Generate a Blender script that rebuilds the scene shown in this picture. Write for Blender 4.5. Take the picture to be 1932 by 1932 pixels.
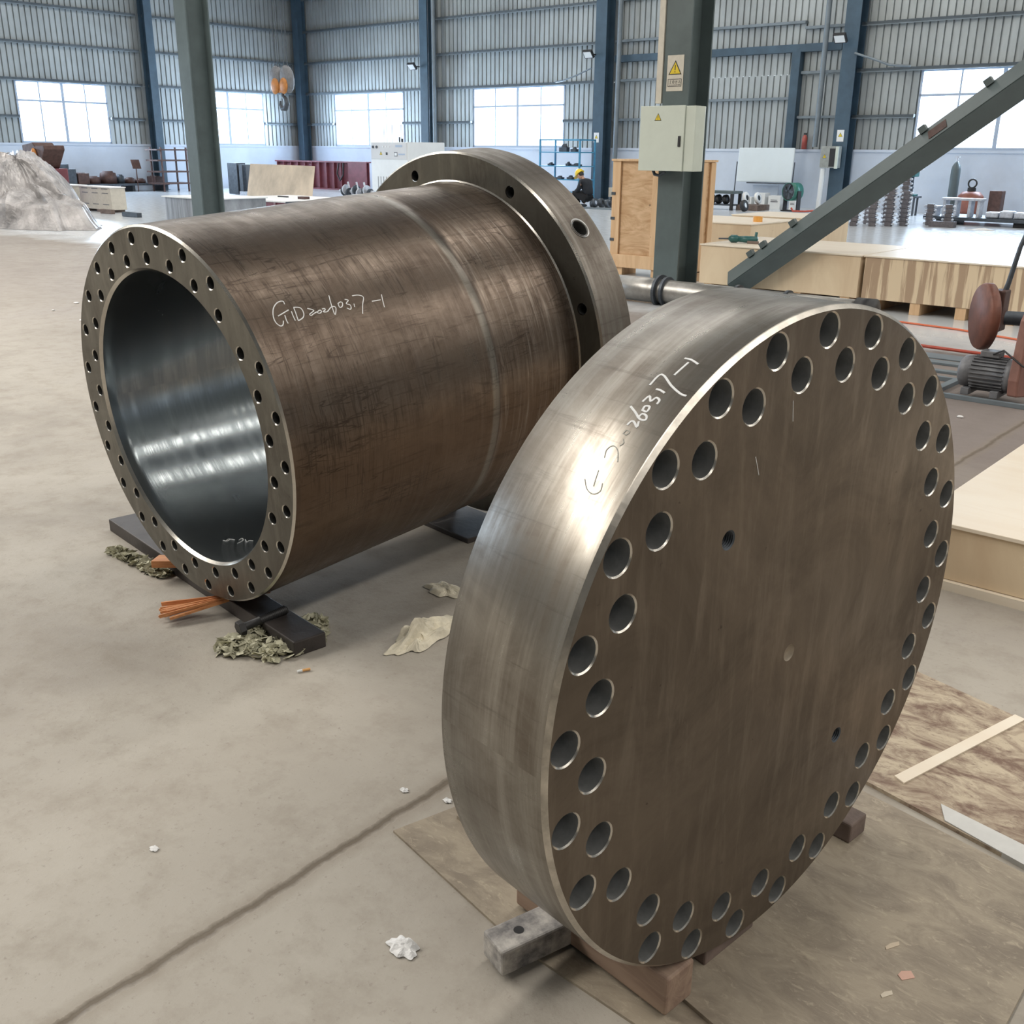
import bpy, bmesh, math, random
from mathutils import Vector, Matrix
random.seed(7)
D = bpy.data
for o in list(D.objects): D.objects.remove(o)
SC = bpy.context.scene
COL = SC.collection
PI = math.pi
# ------------------------------------------------------------------ camera
CAM_H = 1.4991
cam = D.cameras.new('camera'); cam_o = D.objects.new('camera', cam); COL.objects.link(cam_o)
RT = (0.9999596, 0.0030046, 0.0084706); DN = (0.0089877, -0.3342909, -0.9424271); FW = (0.0, 0.9424652, -0.3343044)
cam_o.matrix_world = Matrix(((RT[0], -DN[0], -FW[0], 0), (RT[1], -DN[1], -FW[1], 0), (RT[2], -DN[2], -FW[2], CAM_H), (0, 0, 0, 1)))
cam.sensor_width = 36; cam.sensor_fit = 'HORIZONTAL'; cam.lens = 1923.56/1932*36; cam.clip_end = 200; cam.clip_start = .02
SC.camera = cam_o
# ------------------------------------------------------------------ room frame
WY = -0.7105
E1 = Vector((math.cos(WY), math.sin(WY), 0)); E2 = Vector((-math.sin(WY), math.cos(WY), 0))
def W(a, b, z=0.0): return E1*a + E2*b + Vector((0, 0, z))
# ------------------------------------------------------------------ world, exposure, lamps
wd = D.worlds.new('daylight'); SC.world = wd; wd.use_nodes = True
wd.node_tree.nodes['Background'].inputs[0].default_value = (.86, .93, 1, 1)
wd.node_tree.nodes['Background'].inputs[1].default_value = 5.0
SC.view_settings.view_transform = 'Standard'; SC.view_settings.look = 'None'
SC.view_settings.gamma = 1; SC.view_settings.use_curve_mapping = False
SC.view_settings.exposure = -0.38
SC.cycles.use_denoising = True
SC.cycles.max_bounces = 7; SC.cycles.diffuse_bounces = 3; SC.cycles.glossy_bounces = 4; SC.cycles.transparent_max_bounces = 8
SC.cycles.caustics_reflective = False; SC.cycles.caustics_refractive = False
SC.cycles.sample_clamp_indirect = 4
def area(name, loc, aim, sx, sy, power, col=(1, 1, 1), shape='RECTANGLE', roll=None):
    l = D.lights.new(name, 'AREA'); l.shape = shape; l.size = sx; l.size_y = sy; l.energy = power; l.color = col
    o = D.objects.new(name, l); COL.objects.link(o); o.location = loc
    d = (Vector(aim)-Vector(loc)).normalized()
    if roll is None: o.rotation_euler = d.to_track_quat('-Z', 'Y').to_euler()
    else:
        z = -d; x = Vector(roll).normalized(); x = (x-z*x.dot(z)).normalized(); y = z.cross(x)
        o.matrix_world = Matrix(((x.x, y.x, z.x, loc[0]), (x.y, y.y, z.y, loc[1]), (x.z, y.z, z.z, loc[2]), (0, 0, 0, 1)))
    return o
WARM = (1, .95, .87); COOL = (.74, .87, 1)
for a, w_, pw, b0, b1 in ((-28.7, 1, 1200, -5, 28), (-21.9, 1, 1100, -5, 28), (-16.8, 1, 800, -5, 28), (-12.4, 1, 850, 5, 28), (-12.6, 4.0, 3100, -9, 2.5),
                          (-1.5, 1, 1000, -5, 28), (5.3, 1, 1700, -5, 28), (12.1, 1, 1500, -5, 28)):   # long skylight strips in the roof
    area('roof_skylight', W(a, (b0+b1)/2, 8.9), W(a, (b0+b1)/2, 0), w_, b1-b0, pw, WARM, 'RECTANGLE', E1)
# ------------------------------------------------------------------ materials
MATS = {}
def nodes(name):
    m = D.materials.new(name); m.use_nodes = True; nt = m.node_tree
    return m, nt, nt.nodes, nt.links, nt.nodes['Principled BSDF']
def ramp(N, stops):
    r = N.new('ShaderNodeValToRGB'); cr = r.color_ramp
    cr.elements[0].position, cr.elements[0].color = stops[0][0], (*stops[0][1], 1)
    cr.elements[1].position, cr.elements[1].color = stops[-1][0], (*stops[-1][1], 1)
    for p, c in stops[1:-1]:
        e = cr.elements.new(p); e.color = (*c, 1)
    return r
def noise(N, L, coord, scale, detail=4, rough=.6, vscale=None, dist=0):
    mp = N.new('ShaderNodeMapping'); L.new(coord, mp.inputs[0])
    if vscale: mp.inputs['Scale'].default_value = vscale
    n = N.new('ShaderNodeTexNoise'); n.inputs['Scale'].default_value = scale; n.inputs['Detail'].default_value = detail
    n.inputs['Roughness'].default_value = rough; n.inputs['Distortion'].default_value = dist
    L.new(mp.outputs[0], n.inputs['Vector']); return n.outputs['Fac']
def mixc(N, L, fac, c1, c2, mode='MIX'):
    m = N.new('ShaderNodeMix'); m.data_type = 'RGBA'; m.blend_type = mode
    for v, i in ((fac, 0), (c1, 6), (c2, 7)):
        if hasattr(v, 'links'): L.new(v, m.inputs[i])
        elif i == 0: m.inputs[0].default_value = v
        else: m.inputs[i].default_value = (*v, 1)
    return m.outputs[2]
def math_(N, L, op, a, b=None, clamp=False):
    m = N.new('ShaderNodeMath'); m.operation = op; m.use_clamp = clamp
    for v, i in ((a, 0), (b, 1)):
        if v is None: continue
        if hasattr(v, 'links'): L.new(v, m.inputs[i])
        else: m.inputs[i].default_value = v
    return m.outputs[0]
def remap(N, L, v, a, b, c=0., d=1.):
    m = N.new('ShaderNodeMapRange'); L.new(v, m.inputs[0])
    for i, k in enumerate((a, b, c, d)): m.inputs[i+1].default_value = k
    return m.outputs[0]
def bump(N, L, P, h, strength, dist=.01):
    b = N.new('ShaderNodeBump'); b.inputs['Strength'].default_value = strength; b.inputs['Distance'].default_value = dist
    L.new(h, b.inputs['Height']); L.new(b.outputs[0], P.inputs['Normal'])
def M(name, col, rough=.5, metal=0., var=.25, scale=8., vscale=None, bmp=0., col2=None, spec=.5, bdist=.01):
    """plain procedural material: two tones mixed by noise, a little bump"""
    if name in MATS: return MATS[name]
    m, nt, N, L, P = nodes(name)
    tc = N.new('ShaderNodeTexCoord').outputs['Object']
    n = noise(N, L, tc, scale, 5, .65, vscale)
    c2 = col2 or tuple(c*(1-var) for c in col)
    r = ramp(N, [(.35, c2), (.65, col)]); L.new(n, r.inputs[0]); L.new(r.outputs[0], P.inputs['Base Color'])
    P.inputs['Roughness'].default_value = rough; P.inputs['Metallic'].default_value = metal
    P.inputs['Specular IOR Level'].default_value = spec
    if bmp: bump(N, L, P, n, bmp, bdist)
    MATS[name] = m; return m

def steel_tube_mat(name, rust, face=False, rough=(.25, .42), bs=.22, split=False, axm=.45):
    """machined steel gone brown: bands round the axis (object Z), dry cracks, dull smears"""
    m, nt, N, L, P = nodes(name)
    tc = N.new('ShaderNodeTexCoord').outputs['Object']
    sep = N.new('ShaderNodeSeparateXYZ'); L.new(tc, sep.inputs[0])
    ang = math_(N, L, 'ARCTAN2', sep.outputs[1], sep.outputs[0])
    cmb = N.new('ShaderNodeCombineXYZ'); L.new(ang, cmb.inputs[0]); L.new(sep.outputs[2], cmb.inputs[1])
    cyc = cmb.outputs[0]
    bands = noise(N, L, cyc, 1, 6, .7, (1.1, 26, 1))         # long marks running round
    fine = noise(N, L, cyc, 1, 3, .6, (2, 260, 1))
    smear = noise(N, L, cyc, 1, 7 if axm else 2, .7, (5, 5, 1) if axm else (1.2, 1.5, 1), .6)
    axial = noise(N, L, cyc, 1, 5, .75, (26, 3, 1), .4)
    zr = remap(N, L, sep.outputs[2], -1.25, 0)
    c = mixc(N, L, remap(N, L, smear, .35, .65), rust[0], rust[1])
    bf = remap(N, L, bands, .45, .72)
    if split: bf = math_(N, L, 'MULTIPLY', bf, remap(N, L, sep.outputs[2], -.86, -.78, 1, .35))
    c = mixc(N, L, bf, c, rust[2])
    if split:      # orange-brown underside, and one paler polished ring
        low = remap(N, L, math_(N, L, 'ADD', ang, math_(N, L, 'MULTIPLY', smear, .5)), .05, .35, .55, 0)
        c = mixc(N, L, low, c, (.15, .092, .056))
        rz = math_(N, L, 'ABSOLUTE', math_(N, L, 'ADD', sep.outputs[2], .825))
        c = mixc(N, L, remap(N, L, rz, .012, .02, .5, 0), c, (.24, .23, .20))
    c = mixc(N, L, remap(N, L, axial, .56, .66, 0, axm), c, rust[3])
    if split:
        k1 = noise(N, L, cyc, 1, 4, .6, (9, 1.6, 1), .5); k2 = noise(N, L, cyc, 1, 4, .6, (1.4, 34, 1), .3); km = noise(N, L, cyc, 1, 4, .6, (1.6, 2.2, 1))
        d1 = remap(N, L, math_(N, L, 'ABSOLUTE', math_(N, L, 'SUBTRACT', k1, .5)), .004, .014, 1, 0)
        d2 = remap(N, L, math_(N, L, 'ABSOLUTE', math_(N, L, 'SUBTRACT', k2, .5)), .006, .03, 1, 0)
        dd = math_(N, L, 'MULTIPLY', math_(N, L, 'MAXIMUM', d1, math_(N, L, 'MULTIPLY', d2, .8)), remap(N, L, km, .42, .6, 0, .65))
        c = mixc(N, L, dd, c, (.035, .024, .018))
        h1 = noise(N, L, cyc, 1, 5, .7, (1.8, 60, 1)); hm_ = math_(N, L, 'MULTIPLY', remap(N, L, h1, .55, .7), remap(N, L, sep.outputs[2], -.82, -.74, .55, 0))
        c = mixc(N, L, hm_, c, (.33, .29, .25))
    L.new(c, P.inputs['Base Color'])
    P.inputs['Metallic'].default_value = .82
    r = math_(N, L, 'ADD', remap(N, L, smear, .3, .7, rough[0], rough[1]), remap(N, L, bands, .4, .8, .06, -.10))
    L.new(r, P.inputs['Roughness'])
    h = math_(N, L, 'ADD', math_(N, L, 'MULTIPLY', fine, .5), math_(N, L, 'MULTIPLY', axial, .6))
    if not axm or bs < .1: h = fine
    bump(N, L, P, h, bs, .003)
    return m
def steel_face_mat(name, rust, rough=(.36, .55), metal=.8, sc=3.2):
    m, nt, N, L, P = nodes(name)
    tc = N.new('ShaderNodeTexCoord').outputs['Object']
    big = noise(N, L, tc, sc, 7, .68, None, .9)
    st = noise(N, L, tc, 1, 5, .7, (22, 3, 3), .3)
    spot = noise(N, L, tc, 38, 3, .5)
    c = mixc(N, L, remap(N, L, big, .35, .66), rust[0], rust[1])
    c = mixc(N, L, remap(N, L, st, .5, .7, 0, .6), c, rust[2])
    c = mixc(N, L, remap(N, L, spot, .72, .76, 0, .7), c, rust[3])
    L.new(c, P.inputs['Base Color']); P.inputs['Metallic'].default_value = metal
    L.new(math_(N, L, 'ADD', remap(N, L, big, .3, .7, rough[0], rough[1]), remap(N, L, st, .3, .7, .05, -.06)), P.inputs['Roughness'])
    bump(N, L, P, math_(N, L, 'ADD', st, spot), .12, .003)
    return m
BR = [(.140, .109, .085), (.088, .064, .048), (.215, .175, .145), (.055, .038, .028)]
M_TUBE = steel_tube_mat('brown_turned_steel', BR, split=True)
M_RIM = steel_tube_mat('grey_turned_steel', [(.24, .22, .19), (.15, .125, .10), (.33, .31, .275), (.09, .072, .058)], rough=(.25, .37), bs=.022)
M_FLRIM = steel_tube_mat('dull_turned_steel', [(.17, .15, .13), (.12, .10, .083), (.24, .225, .20), (.08, .066, .055)], rough=(.34, .5), bs=.03)
M_FACE = steel_face_mat('brown_steel_face', [(.172, .140, .110), (.112, .089, .069), (.225, .19, .155), (.05, .038, .03)])
M_GFACE = steel_face_mat('grey_steel_face', [(.155, .150, .130), (.105, .095, .080), (.20, .19, .165), (.05, .045, .04)], (.34, .48))
M_HOLED = M('dark_drilled_hole', (.16, .16, .155), .45, .8, .2, 60)
M_BORE = steel_tube_mat('bright_bored_steel', [(.26, .29, .305), (.20, .225, .24), (.34, .37, .38), (.15, .165, .175)], rough=(.15, .22), bs=.05, axm=0)
M_CHAM = M('bright_cut_steel', (.62, .59, .54), .24, 1., .12, 30)
M_HOLE = M('drilled_hole_steel', (.50, .51, .51), .40, .8, .2, 60)
M_CHALK = M('white_chalk', (.86, .87, .88), .9, 0, .15, 200)
M_CHALKF = M('faint_chalk', (.42, .42, .39), .9, 0, .2, 200)

def concrete_floor():
    m, nt, N, L, P = nodes('dusty_concrete_floor')
    tc = N.new('ShaderNodeTexCoord').outputs['Object']
    sep = N.new('ShaderNodeSeparateXYZ'); L.new(tc, sep.inputs[0])
    n1 = noise(N, L, tc, .9, 8, .62, None, .4); n2 = noise(N, L, tc, 7, 8, .7); n3 = noise(N, L, tc, 60, 4, .7)
    c = ramp(N, [(.30, (.285, .255, .218)), (.5, (.385, .352, .305)), (.72, (.455, .425, .375))]); L.new(n1, c.inputs[0])
    c2 = mixc(N, L, remap(N, L, n2, .48, .72, 0, .5), c.outputs[0], (.25, .215, .175))
    c2 = mixc(N, L, remap(N, L, n3, .60, .70, 0, .45), c2, (.20, .17, .14))
    # worn joint in the slab
    wig = noise(N, L, tc, 5, 6, .7)
    off = math_(N, L, 'ADD', sep.outputs[0], math_(N, L, 'MULTIPLY', math_(N, L, 'SUBTRACT', wig, .5), .05))
    line = math_(N, L, 'ABSOLUTE', math_(N, L, 'ADD', off, 1.545))
    crack = remap(N, L, line, .004, .016, 1, 0)
    halo = remap(N, L, line, .01, .05, .45, 0)
    # brown oily patch towards the pale polished floor at the far end
    br = remap(N, L, math_(N, L, 'ADD', sep.outputs[1], math_(N, L, 'MULTIPLY', math_(N, L, 'SUBTRACT', n1, .5), 5)), 3.2, 5.4)
    c2 = mixc(N, L, math_(N, L, 'MULTIPLY', br, remap(N, L, sep.outputs[0], -9, -3, .5, .9)), c2, (.18, .150, .14))
    c2 = mixc(N, L, halo, c2, (.22, .18, .135)); c2 = mixc(N, L, math_(N, L, 'MULTIPLY', crack, .75), c2, (.10, .075, .05))
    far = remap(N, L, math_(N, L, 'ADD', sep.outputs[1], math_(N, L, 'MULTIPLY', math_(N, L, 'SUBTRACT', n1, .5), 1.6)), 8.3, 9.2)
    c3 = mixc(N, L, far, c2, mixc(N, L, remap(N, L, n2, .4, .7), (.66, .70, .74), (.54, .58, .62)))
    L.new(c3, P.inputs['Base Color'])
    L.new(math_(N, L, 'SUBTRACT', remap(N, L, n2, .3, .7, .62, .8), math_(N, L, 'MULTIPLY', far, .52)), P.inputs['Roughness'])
    h = math_(N, L, 'SUBTRACT', math_(N, L, 'ADD', n2, math_(N, L, 'MULTIPLY', n3, .3)), crack)
    h = math_(N, L, 'MULTIPLY', h, math_(N, L, 'SUBTRACT', 1, math_(N, L, 'MULTIPLY', far, .93)))
    bump(N, L, P, h, .35, .012)
    return m
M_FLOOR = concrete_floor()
def wood(name, c1, c2, sc=(1, 9, 9), rough=.55, knots=True, dist=2.0, bmp=.1, lo=.38, hi=.68):
    m, nt, N, L, P = nodes(name)
    tc = N.new('ShaderNodeTexCoord').outputs['Object']
    g = noise(N, L, tc, 1.2, 6, .6, sc, dist)
    c = mixc(N, L, remap(N, L, g, lo, hi), c1, c2)
    if knots:
        v = N.new('ShaderNodeTexVoronoi'); v.inputs['Scale'].default_value = 3.1; L.new(tc, v.inputs['Vector'])
        c = mixc(N, L, remap(N, L, v.outputs['Distance'], .03, .055, .75, 0), c, (.16, .09, .045))
    L.new(c, P.inputs['Base Color']); P.inputs['Roughness'].default_value = rough
    bump(N, L, P, g, bmp, .004); return m
M_PLY = wood('pale_plywood', (.74, .60, .42), (.64, .49, .33), (1.6, 1.6, .5))
M_PLYG = wood('grained_plywood', (.72, .58, .40), (.42, .30, .20), (8.5, 8.5, .45), dist=.25, lo=.48, hi=.54)
M_PLYTOP = wood('pale_plywood_top', (.80, .72, .60), (.76, .66, .53), (.6, 3, 3), .38, False)
M_PINE = wood('pine_batten', (.72, .50, .30), (.60, .38, .21), (6, 6, 1))
M_PINEP = wood('pine_crate_panel', (.66, .45, .27), (.46, .27, .13), (1.5, 1.5, 4.5), dist=3.)
M_TIMB = wood('reddish_timber', (.33, .235, .175), (.22, .145, .11), (2, 16, 16), .75, False, bmp=.4)
M_LATH = wood('orange_split_wood', (.72, .33, .14), (.50, .19, .07), (2, 30, 30), .6, False, bmp=.3)
def ply_dirty(name, a, b, c_, s=5.):
    m, nt, N, L, P = nodes(name)
    tc = N.new('ShaderNodeTexCoord').outputs['Object']
    n = noise(N, L, tc, s, 8, .72, (1, 1.9, 1), .7); n2 = noise(N, L, tc, s*4.5, 6, .7, (1, 2.2, 1), .8); n0 = noise(N, L, tc, 1.7, 4)
    c = mixc(N, L, remap(N, L, n, .42, .62), a, b)
    c = mixc(N, L, remap(N, L, n2, .56, .66, 0, .7), c, c_)
    c = mixc(N, L, remap(N, L, n0, .45, .7, 0, .4), c, b)
    L.new(c, P.inputs['Base Color']); P.inputs['Roughness'].default_value = .62
    bump(N, L, P, n2, .35, .004); return m
M_SHEET = ply_dirty('trodden_plywood', (.37, .315, .24), (.24, .20, .155), (.48, .41, .31), 7)
M_OSB = ply_dirty('stained_board', (.50, .42, .31), (.17, .105, .075), (.15, .095, .07), 7)
M_GREEN = M('grey_green_paint', (.095, .125, .128), .42, 0, .2, 3, None, .05)
M_BLUEP = M('dark_blue_paint', (.055, .10, .145), .5, 0, .3, 2)
M_PURLIN = M('galvanised_purlin', (.20, .24, .27), .5, .3, .2, 3)
M_CLAD = M('grey_cladding_sheet', (.43, .465, .47), .42, .35, .28, 1.1, (.9, .9, .35))
M_PLINTH = M('white_paint_blue_lit', (.60, .68, .80), .7, 0, .12, .8)  # white paint; the blue cast of window light is put into the colour
M_WHITE = M('white_paint', (.78, .80, .80), .45, 0, .06, 3)
M_CREAM = M('cream_enamel', (.58, .63, .56), .4, 0, .05, 6)
M_FRAME = M('white_window_frame', (.40, .48, .60), .5, 0, .08, 3)
M_BLACK = M('black_plastic', (.02, .02, .022), .5, 0, .2, 8)
M_DKSTEEL = M('dark_grey_steel', (.09, .105, .125), .5, .5, .35, 9, None, .1)
M_LTSTEEL = M('light_grey_casting', (.62, .66, .74), .4, .3, .3, 16, None, .2)
M_RUST = M('red_brown_rusty_steel', (.115, .062, .052), .6, .2, .45, 9, None, .2)
M_MAROON = M('maroon_primer', (.20, .055, .07), .5, 0, .25, 5)
M_MOTOR = M('dusty_grey_motor', (.20, .205, .22), .55, .2, .35, 12, None, .15)
M_YEL = M('yellow_helmet', (.80, .58, .03), .35, 0, .08, 6)
M_ORANGE = M('orange_paint', (.55, .22, .05), .45, 0, .4, 8)
M_RED = M('red_rubber', (.45, .07, .04), .5, 0, .2, 8)
M_BLUE = M('sky_blue_paint', (.07, .30, .50), .45, 0, .2, 5)
M_TEAL = M('teal_machine_paint', (.03, .13, .13), .4, 0, .2, 6)
M_SKIN = M('skin', (.55, .33, .24), .55, 0, .1, 8)
M_CLOTH = M('dark_navy_cloth', (.016, .02, .028), .85, 0, .4, 12)
M_CLOTHB = M('black_trousers', (.008, .009, .012), .9, 0, .4, 12)
M_TARP = M('silver_tarpaulin', (.50, .48, .48), .34, .35, .55, 2.2, None, .5, None, .5, .05)
M_LEAF = M('dry_leaf', (.58, .56, .41), .7, 0, .45, 30)
M_PAPER = M('crumpled_paper', (.74, .68, .54), .75, 0, .3, 14, None, .3)
M_STONE = M('grey_white_block', (.56, .53, .49), .8, 0, .0, 14, None, .5, (.12, .115, .12))
M_ORHOSE = M('orange_hose', (.70, .16, .07), .45, 0, .1, 8)
M_GLASSW = M('whiteboard_enamel', (.70, .78, .82), .25, 0, .04, 2)
M_FOAM = M('white_foam', (.80, .80, .80), .9, 0, .1, 20)
M_SIGNY = M('sign_yellow', (.72, .53, .02), .5, 0, .1, 9)
M_SIGNW = M('sign_off_white', (.60, .56, .48), .55, 0, .12, 12)
M_TAPE = M('translucent_grey_tape', (.62, .62, .60), .35, 0, .1, 20)
M_PIPE = M('dull_steel_pipe', (.36, .35, .33), .38, .7, .35, 6, None, .1)
M_BRK = M('brown_grey_timber', (.20, .15, .13), .8, 0, .4, 10, None, .4)
M_PLANK = M('dark_steel_strip', (.075, .065, .062), .5, .3, .4, 7, None, .25)
def glass():
    m, nt, N, L, P = nodes('window_glass')
    out = N['Material Output']; t = N.new('ShaderNodeBsdfTransparent'); g = N.new('ShaderNodeBsdfGlossy'); mx = N.new('ShaderNodeMixShader')
    t.inputs[0].default_value = (.92, .96, 1, 1); g.inputs['Roughness'].default_value = .05; mx.inputs[0].default_value = .06
    L.new(t.outputs[0], mx.inputs[1]); L.new(g.outputs[0], mx.inputs[2]); L.new(mx.outputs[0], out.inputs['Surface']); return m
M_GLASS = glass()
# ------------------------------------------------------------------ mesh collecting
class MB:
    def __init__(s): s.v = []; s.f = []; s.sm = []
    def add(s, vs, fs, T=None, smooth=False):
        k = len(s.v)
        s.v += [tuple(T @ Vector(v)) if T else tuple(v) for v in vs]
        s.f += [tuple(i+k for i in f) for f in fs]; s.sm += [smooth]*len(fs); return s
    def box(s, x0, x1, y0, y1, z0, z1, T=None):
        v = [(x, y, z) for z in (z0, z1) for y in (y0, y1) for x in (x0, x1)]
        return s.add(v, [(0, 2, 3, 1), (4, 5, 7, 6), (0, 1, 5, 4), (2, 6, 7, 3), (0, 4, 6, 2), (1, 3, 7, 5)], T)
    def tube(s, pts, r, n=10, caps=True, closed=False):
        pts = [Vector(p) for p in pts]; m = len(pts); rs = r if isinstance(r, (list, tuple)) else [r]*m
        vs = []; up = None
        for i, p in enumerate(pts):
            d = (pts[min(i+1, m-1)]-pts[max(i-1, 0)]).normalized()
            if closed: d = (pts[(i+1) % m]-pts[i-1]).normalized()
            if up is None: up = Vector((0, 0, 1)) if abs(d.z) < .9 else Vector((1, 0, 0))
            a = d.cross(up).normalized(); b = a.cross(d); up = b
            for k in range(n):
                t = 2*PI*k/n; vs.append(p+(a*math.cos(t)+b*math.sin(t))*rs[i])
        fs = []
        for i in range(m if closed else m-1):
            j = (i+1) % m
            for k in range(n): fs.append((i*n+k, i*n+(k+1) % n, j*n+(k+1) % n, j*n+k))
        s.add(vs, fs, None, True)
        if caps and not closed:
            s.add([vs[k] for k in range(n)], [tuple(range(n-1, -1, -1))]); s.add([vs[(m-1)*n+k] for k in range(n)], [tuple(range(n))])
        return s
    def cyl(s, p0, p1, r, n=20, r1=None): return s.tube([p0, p1], [r, r if r1 is None else r1], n)
    def rev(s, prof, n=32, T=None, smooth=True, closed=False):
        """profile of (r, z) turned round local Z"""
        vs = [(r*math.cos(2*PI*k/n), r*math.sin(2*PI*k/n), z) for r, z in prof for k in range(n)]
        fs = []; m = len(prof)
        for i in range(m if closed else m-1):
            j = (i+1) % m
            for k in range(n): fs.append((i*n+k, i*n+(k+1) % n, j*n+(k+1) % n, j*n+k))
        return s.add(vs, fs, T, smooth)
    def disc(s, r, z, n=32, T=None, up=True):
        return s.add([(r*math.cos(2*PI*k/n), r*math.sin(2*PI*k/n), z) for k in range(n)], [tuple(range(n)) if up else tuple(range(n-1, -1, -1))], T)
    def ball(s, c, rx, ry, rz, n=16, m=10, T=None):
        vs = [(c[0]+rx*math.sin(PI*i/m)*math.cos(2*PI*k/n), c[1]+ry*math.sin(PI*i/m)*math.sin(2*PI*k/n), c[2]+rz*math.cos(PI*i/m)) for i in range(m+1) for k in range(n)]
        return s.add(vs, [(i*n+k, (i+1)*n+k, (i+1)*n+(k+1) % n, i*n+(k+1) % n) for i in range(m) for k in range(n)], T, True)
    def prism(s, poly, z0, z1, T=None):
        n = len(poly)
        vs = [(x, y, z0) for x, y in poly]+[(x, y, z1) for x, y in poly]
        return s.add(vs, [tuple(range(n-1, -1, -1)), tuple(range(n, 2*n))]+[(i, (i+1) % n, n+(i+1) % n, n+i) for i in range(n)], T)
def mkobj(name, mb, mat, parent=None, bevel=0.0, weld=False):
    me = D.meshes.new(name); me.from_pydata(mb.v, [], mb.f); me.polygons.foreach_set('use_smooth', mb.sm)
    if weld:
        b = bmesh.new(); b.from_mesh(me); bmesh.ops.remove_doubles(b, verts=b.verts, dist=1e-5); bmesh.ops.recalc_face_normals(b, faces=b.faces); b.to_mesh(me); b.free()
    me.update(); me.materials.append(mat)
    o = D.objects.new(name, me); COL.objects.link(o)
    if parent: o.parent = parent
    if bevel:
        md = o.modifiers.new('bevel', 'BEVEL'); md.width = bevel; md.segments = 2; md.limit_method = 'ANGLE'; md.angle_limit = .6
    return o
def tag(o, label, cat, group=None, kind=None):
    o['label'] = label; o['category'] = cat
    if group: o['group'] = group
    if kind: o['kind'] = kind
    return o
def thing(name, label, cat, loc=(0, 0, 0), rz=WY, group=None):
    o = D.objects.new(name, None); COL.objects.link(o); o.empty_display_size = .1
    o.location = loc; o.rotation_euler = (0, 0, rz); return tag(o, label, cat, group)
def struct(name, mb, mat, loc=(0, 0, 0), rz=WY):
    o = mkobj(name, mb, mat); o.location = loc; o.rotation_euler = (0, 0, rz); o['kind'] = 'structure'; return o
def dup(o, label=None, loc=None, rz=None, parent=None):
    c = o.copy(); COL.objects.link(c)
    if parent: c.parent = parent
    if label: c['label'] = label
    if loc is not None: c.location = loc
    if rz is not None: c.rotation_euler = (0, 0, rz)
    for ch in list(o.children): dup(ch, parent=c)
    return c
# ================================================================== the setting
AL, AR, BF, BN, HT = -36.5, 17.0, 28.8, -12.0, 9.0
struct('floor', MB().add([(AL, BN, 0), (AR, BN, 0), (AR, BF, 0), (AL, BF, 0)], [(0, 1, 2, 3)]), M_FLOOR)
struct('ceiling', MB().box(AL, AR, BN, BF+.3, HT, HT+.1), M('dark_roof_sheet', (.20, .22, .24), .6, 0, .2, 1))
def clad(mb, x0, x1, z0, z1, T, per=.2):
    """ribbed sheet: flat pans with narrow grooves pressed away from the room (+y)"""
    n = max(1, round((x1-x0)/per)); p = (x1-x0)/n; prof = []
    for i in range(n):
        x = x0+i*p; prof += [(x, 0), (x+p*.74, 0), (x+p*.80, .045), (x+p*.94, .045)]
    prof.append((x1, 0)); k = len(prof)
    mb.add([(x, y, z0) for x, y in prof]+[(x, y, z1) for x, y in prof], [(i, i+1, k+i+1, k+i) for i in range(k-1)], T)
PL, WT = 1.57, 3.58
def wall(name, x0, x1, wins, T, posts, bays=None, skip=()):
    mb = MB(); clad(mb, x0, x1, WT, HT, T)
    xs = [x0]+[v for w in wins for v in w]+[x1]
    for i in range(0, len(xs), 2): clad(mb, xs[i], xs[i+1], PL, WT, T)
    w = struct(name, mb, M_CLAD)
    pb = MB().box(x0, x1, -.02, .22, 0, PL, T); pb.box(x0, x1, -.05, .0, PL-.04, PL+.03, T)
    for a, b in wins: pass
    p = mkobj('plinth', pb, M_PLINTH, w)
    bounds = [x0]+posts+[x1]
    for i in range(len(bounds)-1):
        a, b = bounds[i]+.12, bounds[i+1]-.12
        if b-a < .5 or i in skip: continue
        for z in (2.45, 3.61, 4.75, 5.92, 7.1, 8.2):
            seg = [(a, b)]
            if z < 3.5:
                seg = []; c = a
                for w0, w1 in wins:
                    if w0 > a-.01 and w1 < b+.01: seg.append((c, w0-.02)); c = w1+.02
                seg.append((c, b))
            for s0, s1 in seg:
                if s1-s0 > .1:
                    q = MB().box(s0, s1, -.16, -.003, z-.035, z+.035, T); q.box(s0, s1, -.16, -.145, z-.06, z+.035, T)
                    mkobj('purlin', q, M_PURLIN, w)
    return w
TA = Matrix.Translation((0, BF, 0))
TB = Matrix.Translation((AL, 0, 0)) @ Matrix.Rotation(PI/2, 4, 'Z')      # local x -> +b, local y -> -a
TR = Matrix.Translation((AR, 0, 0)) @ Matrix.Rotation(-PI/2, 4, 'Z')
TF = Matrix.Translation((0, BN, 0)) @ Matrix.Rotation(PI, 4, 'Z')
WINA = [(-34.40, -30.36), (-26.76, -22.60), (-10.82, -6.66)]
WINB = [(1.6, 5.0), (9.3, 12.6), (16.87, 20.12), (23.50, 26.83)]
wb = wall('wall_back', AL, AR, WINA, TA, [-28.8, -20.8, -12.65, -4.6, 3.4, 11.4], skip=(2,))
wl = wall('wall_left', BN, BF, WINB, TB, [0., 7.2, 14.4, 21.6])
mbr = MB(); clad(mbr, -BF, -BN, 0, HT, TR, .6); struct('wall_right', mbr, M('dull_cladding', (.27, .28, .28), .5, .2, .2, 1))
mbf = MB(); clad(mbf, -AR, -AL, 0, HT, TF, .6); struct('wall_front', mbf, MATS['dull_cladding'])
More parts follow.
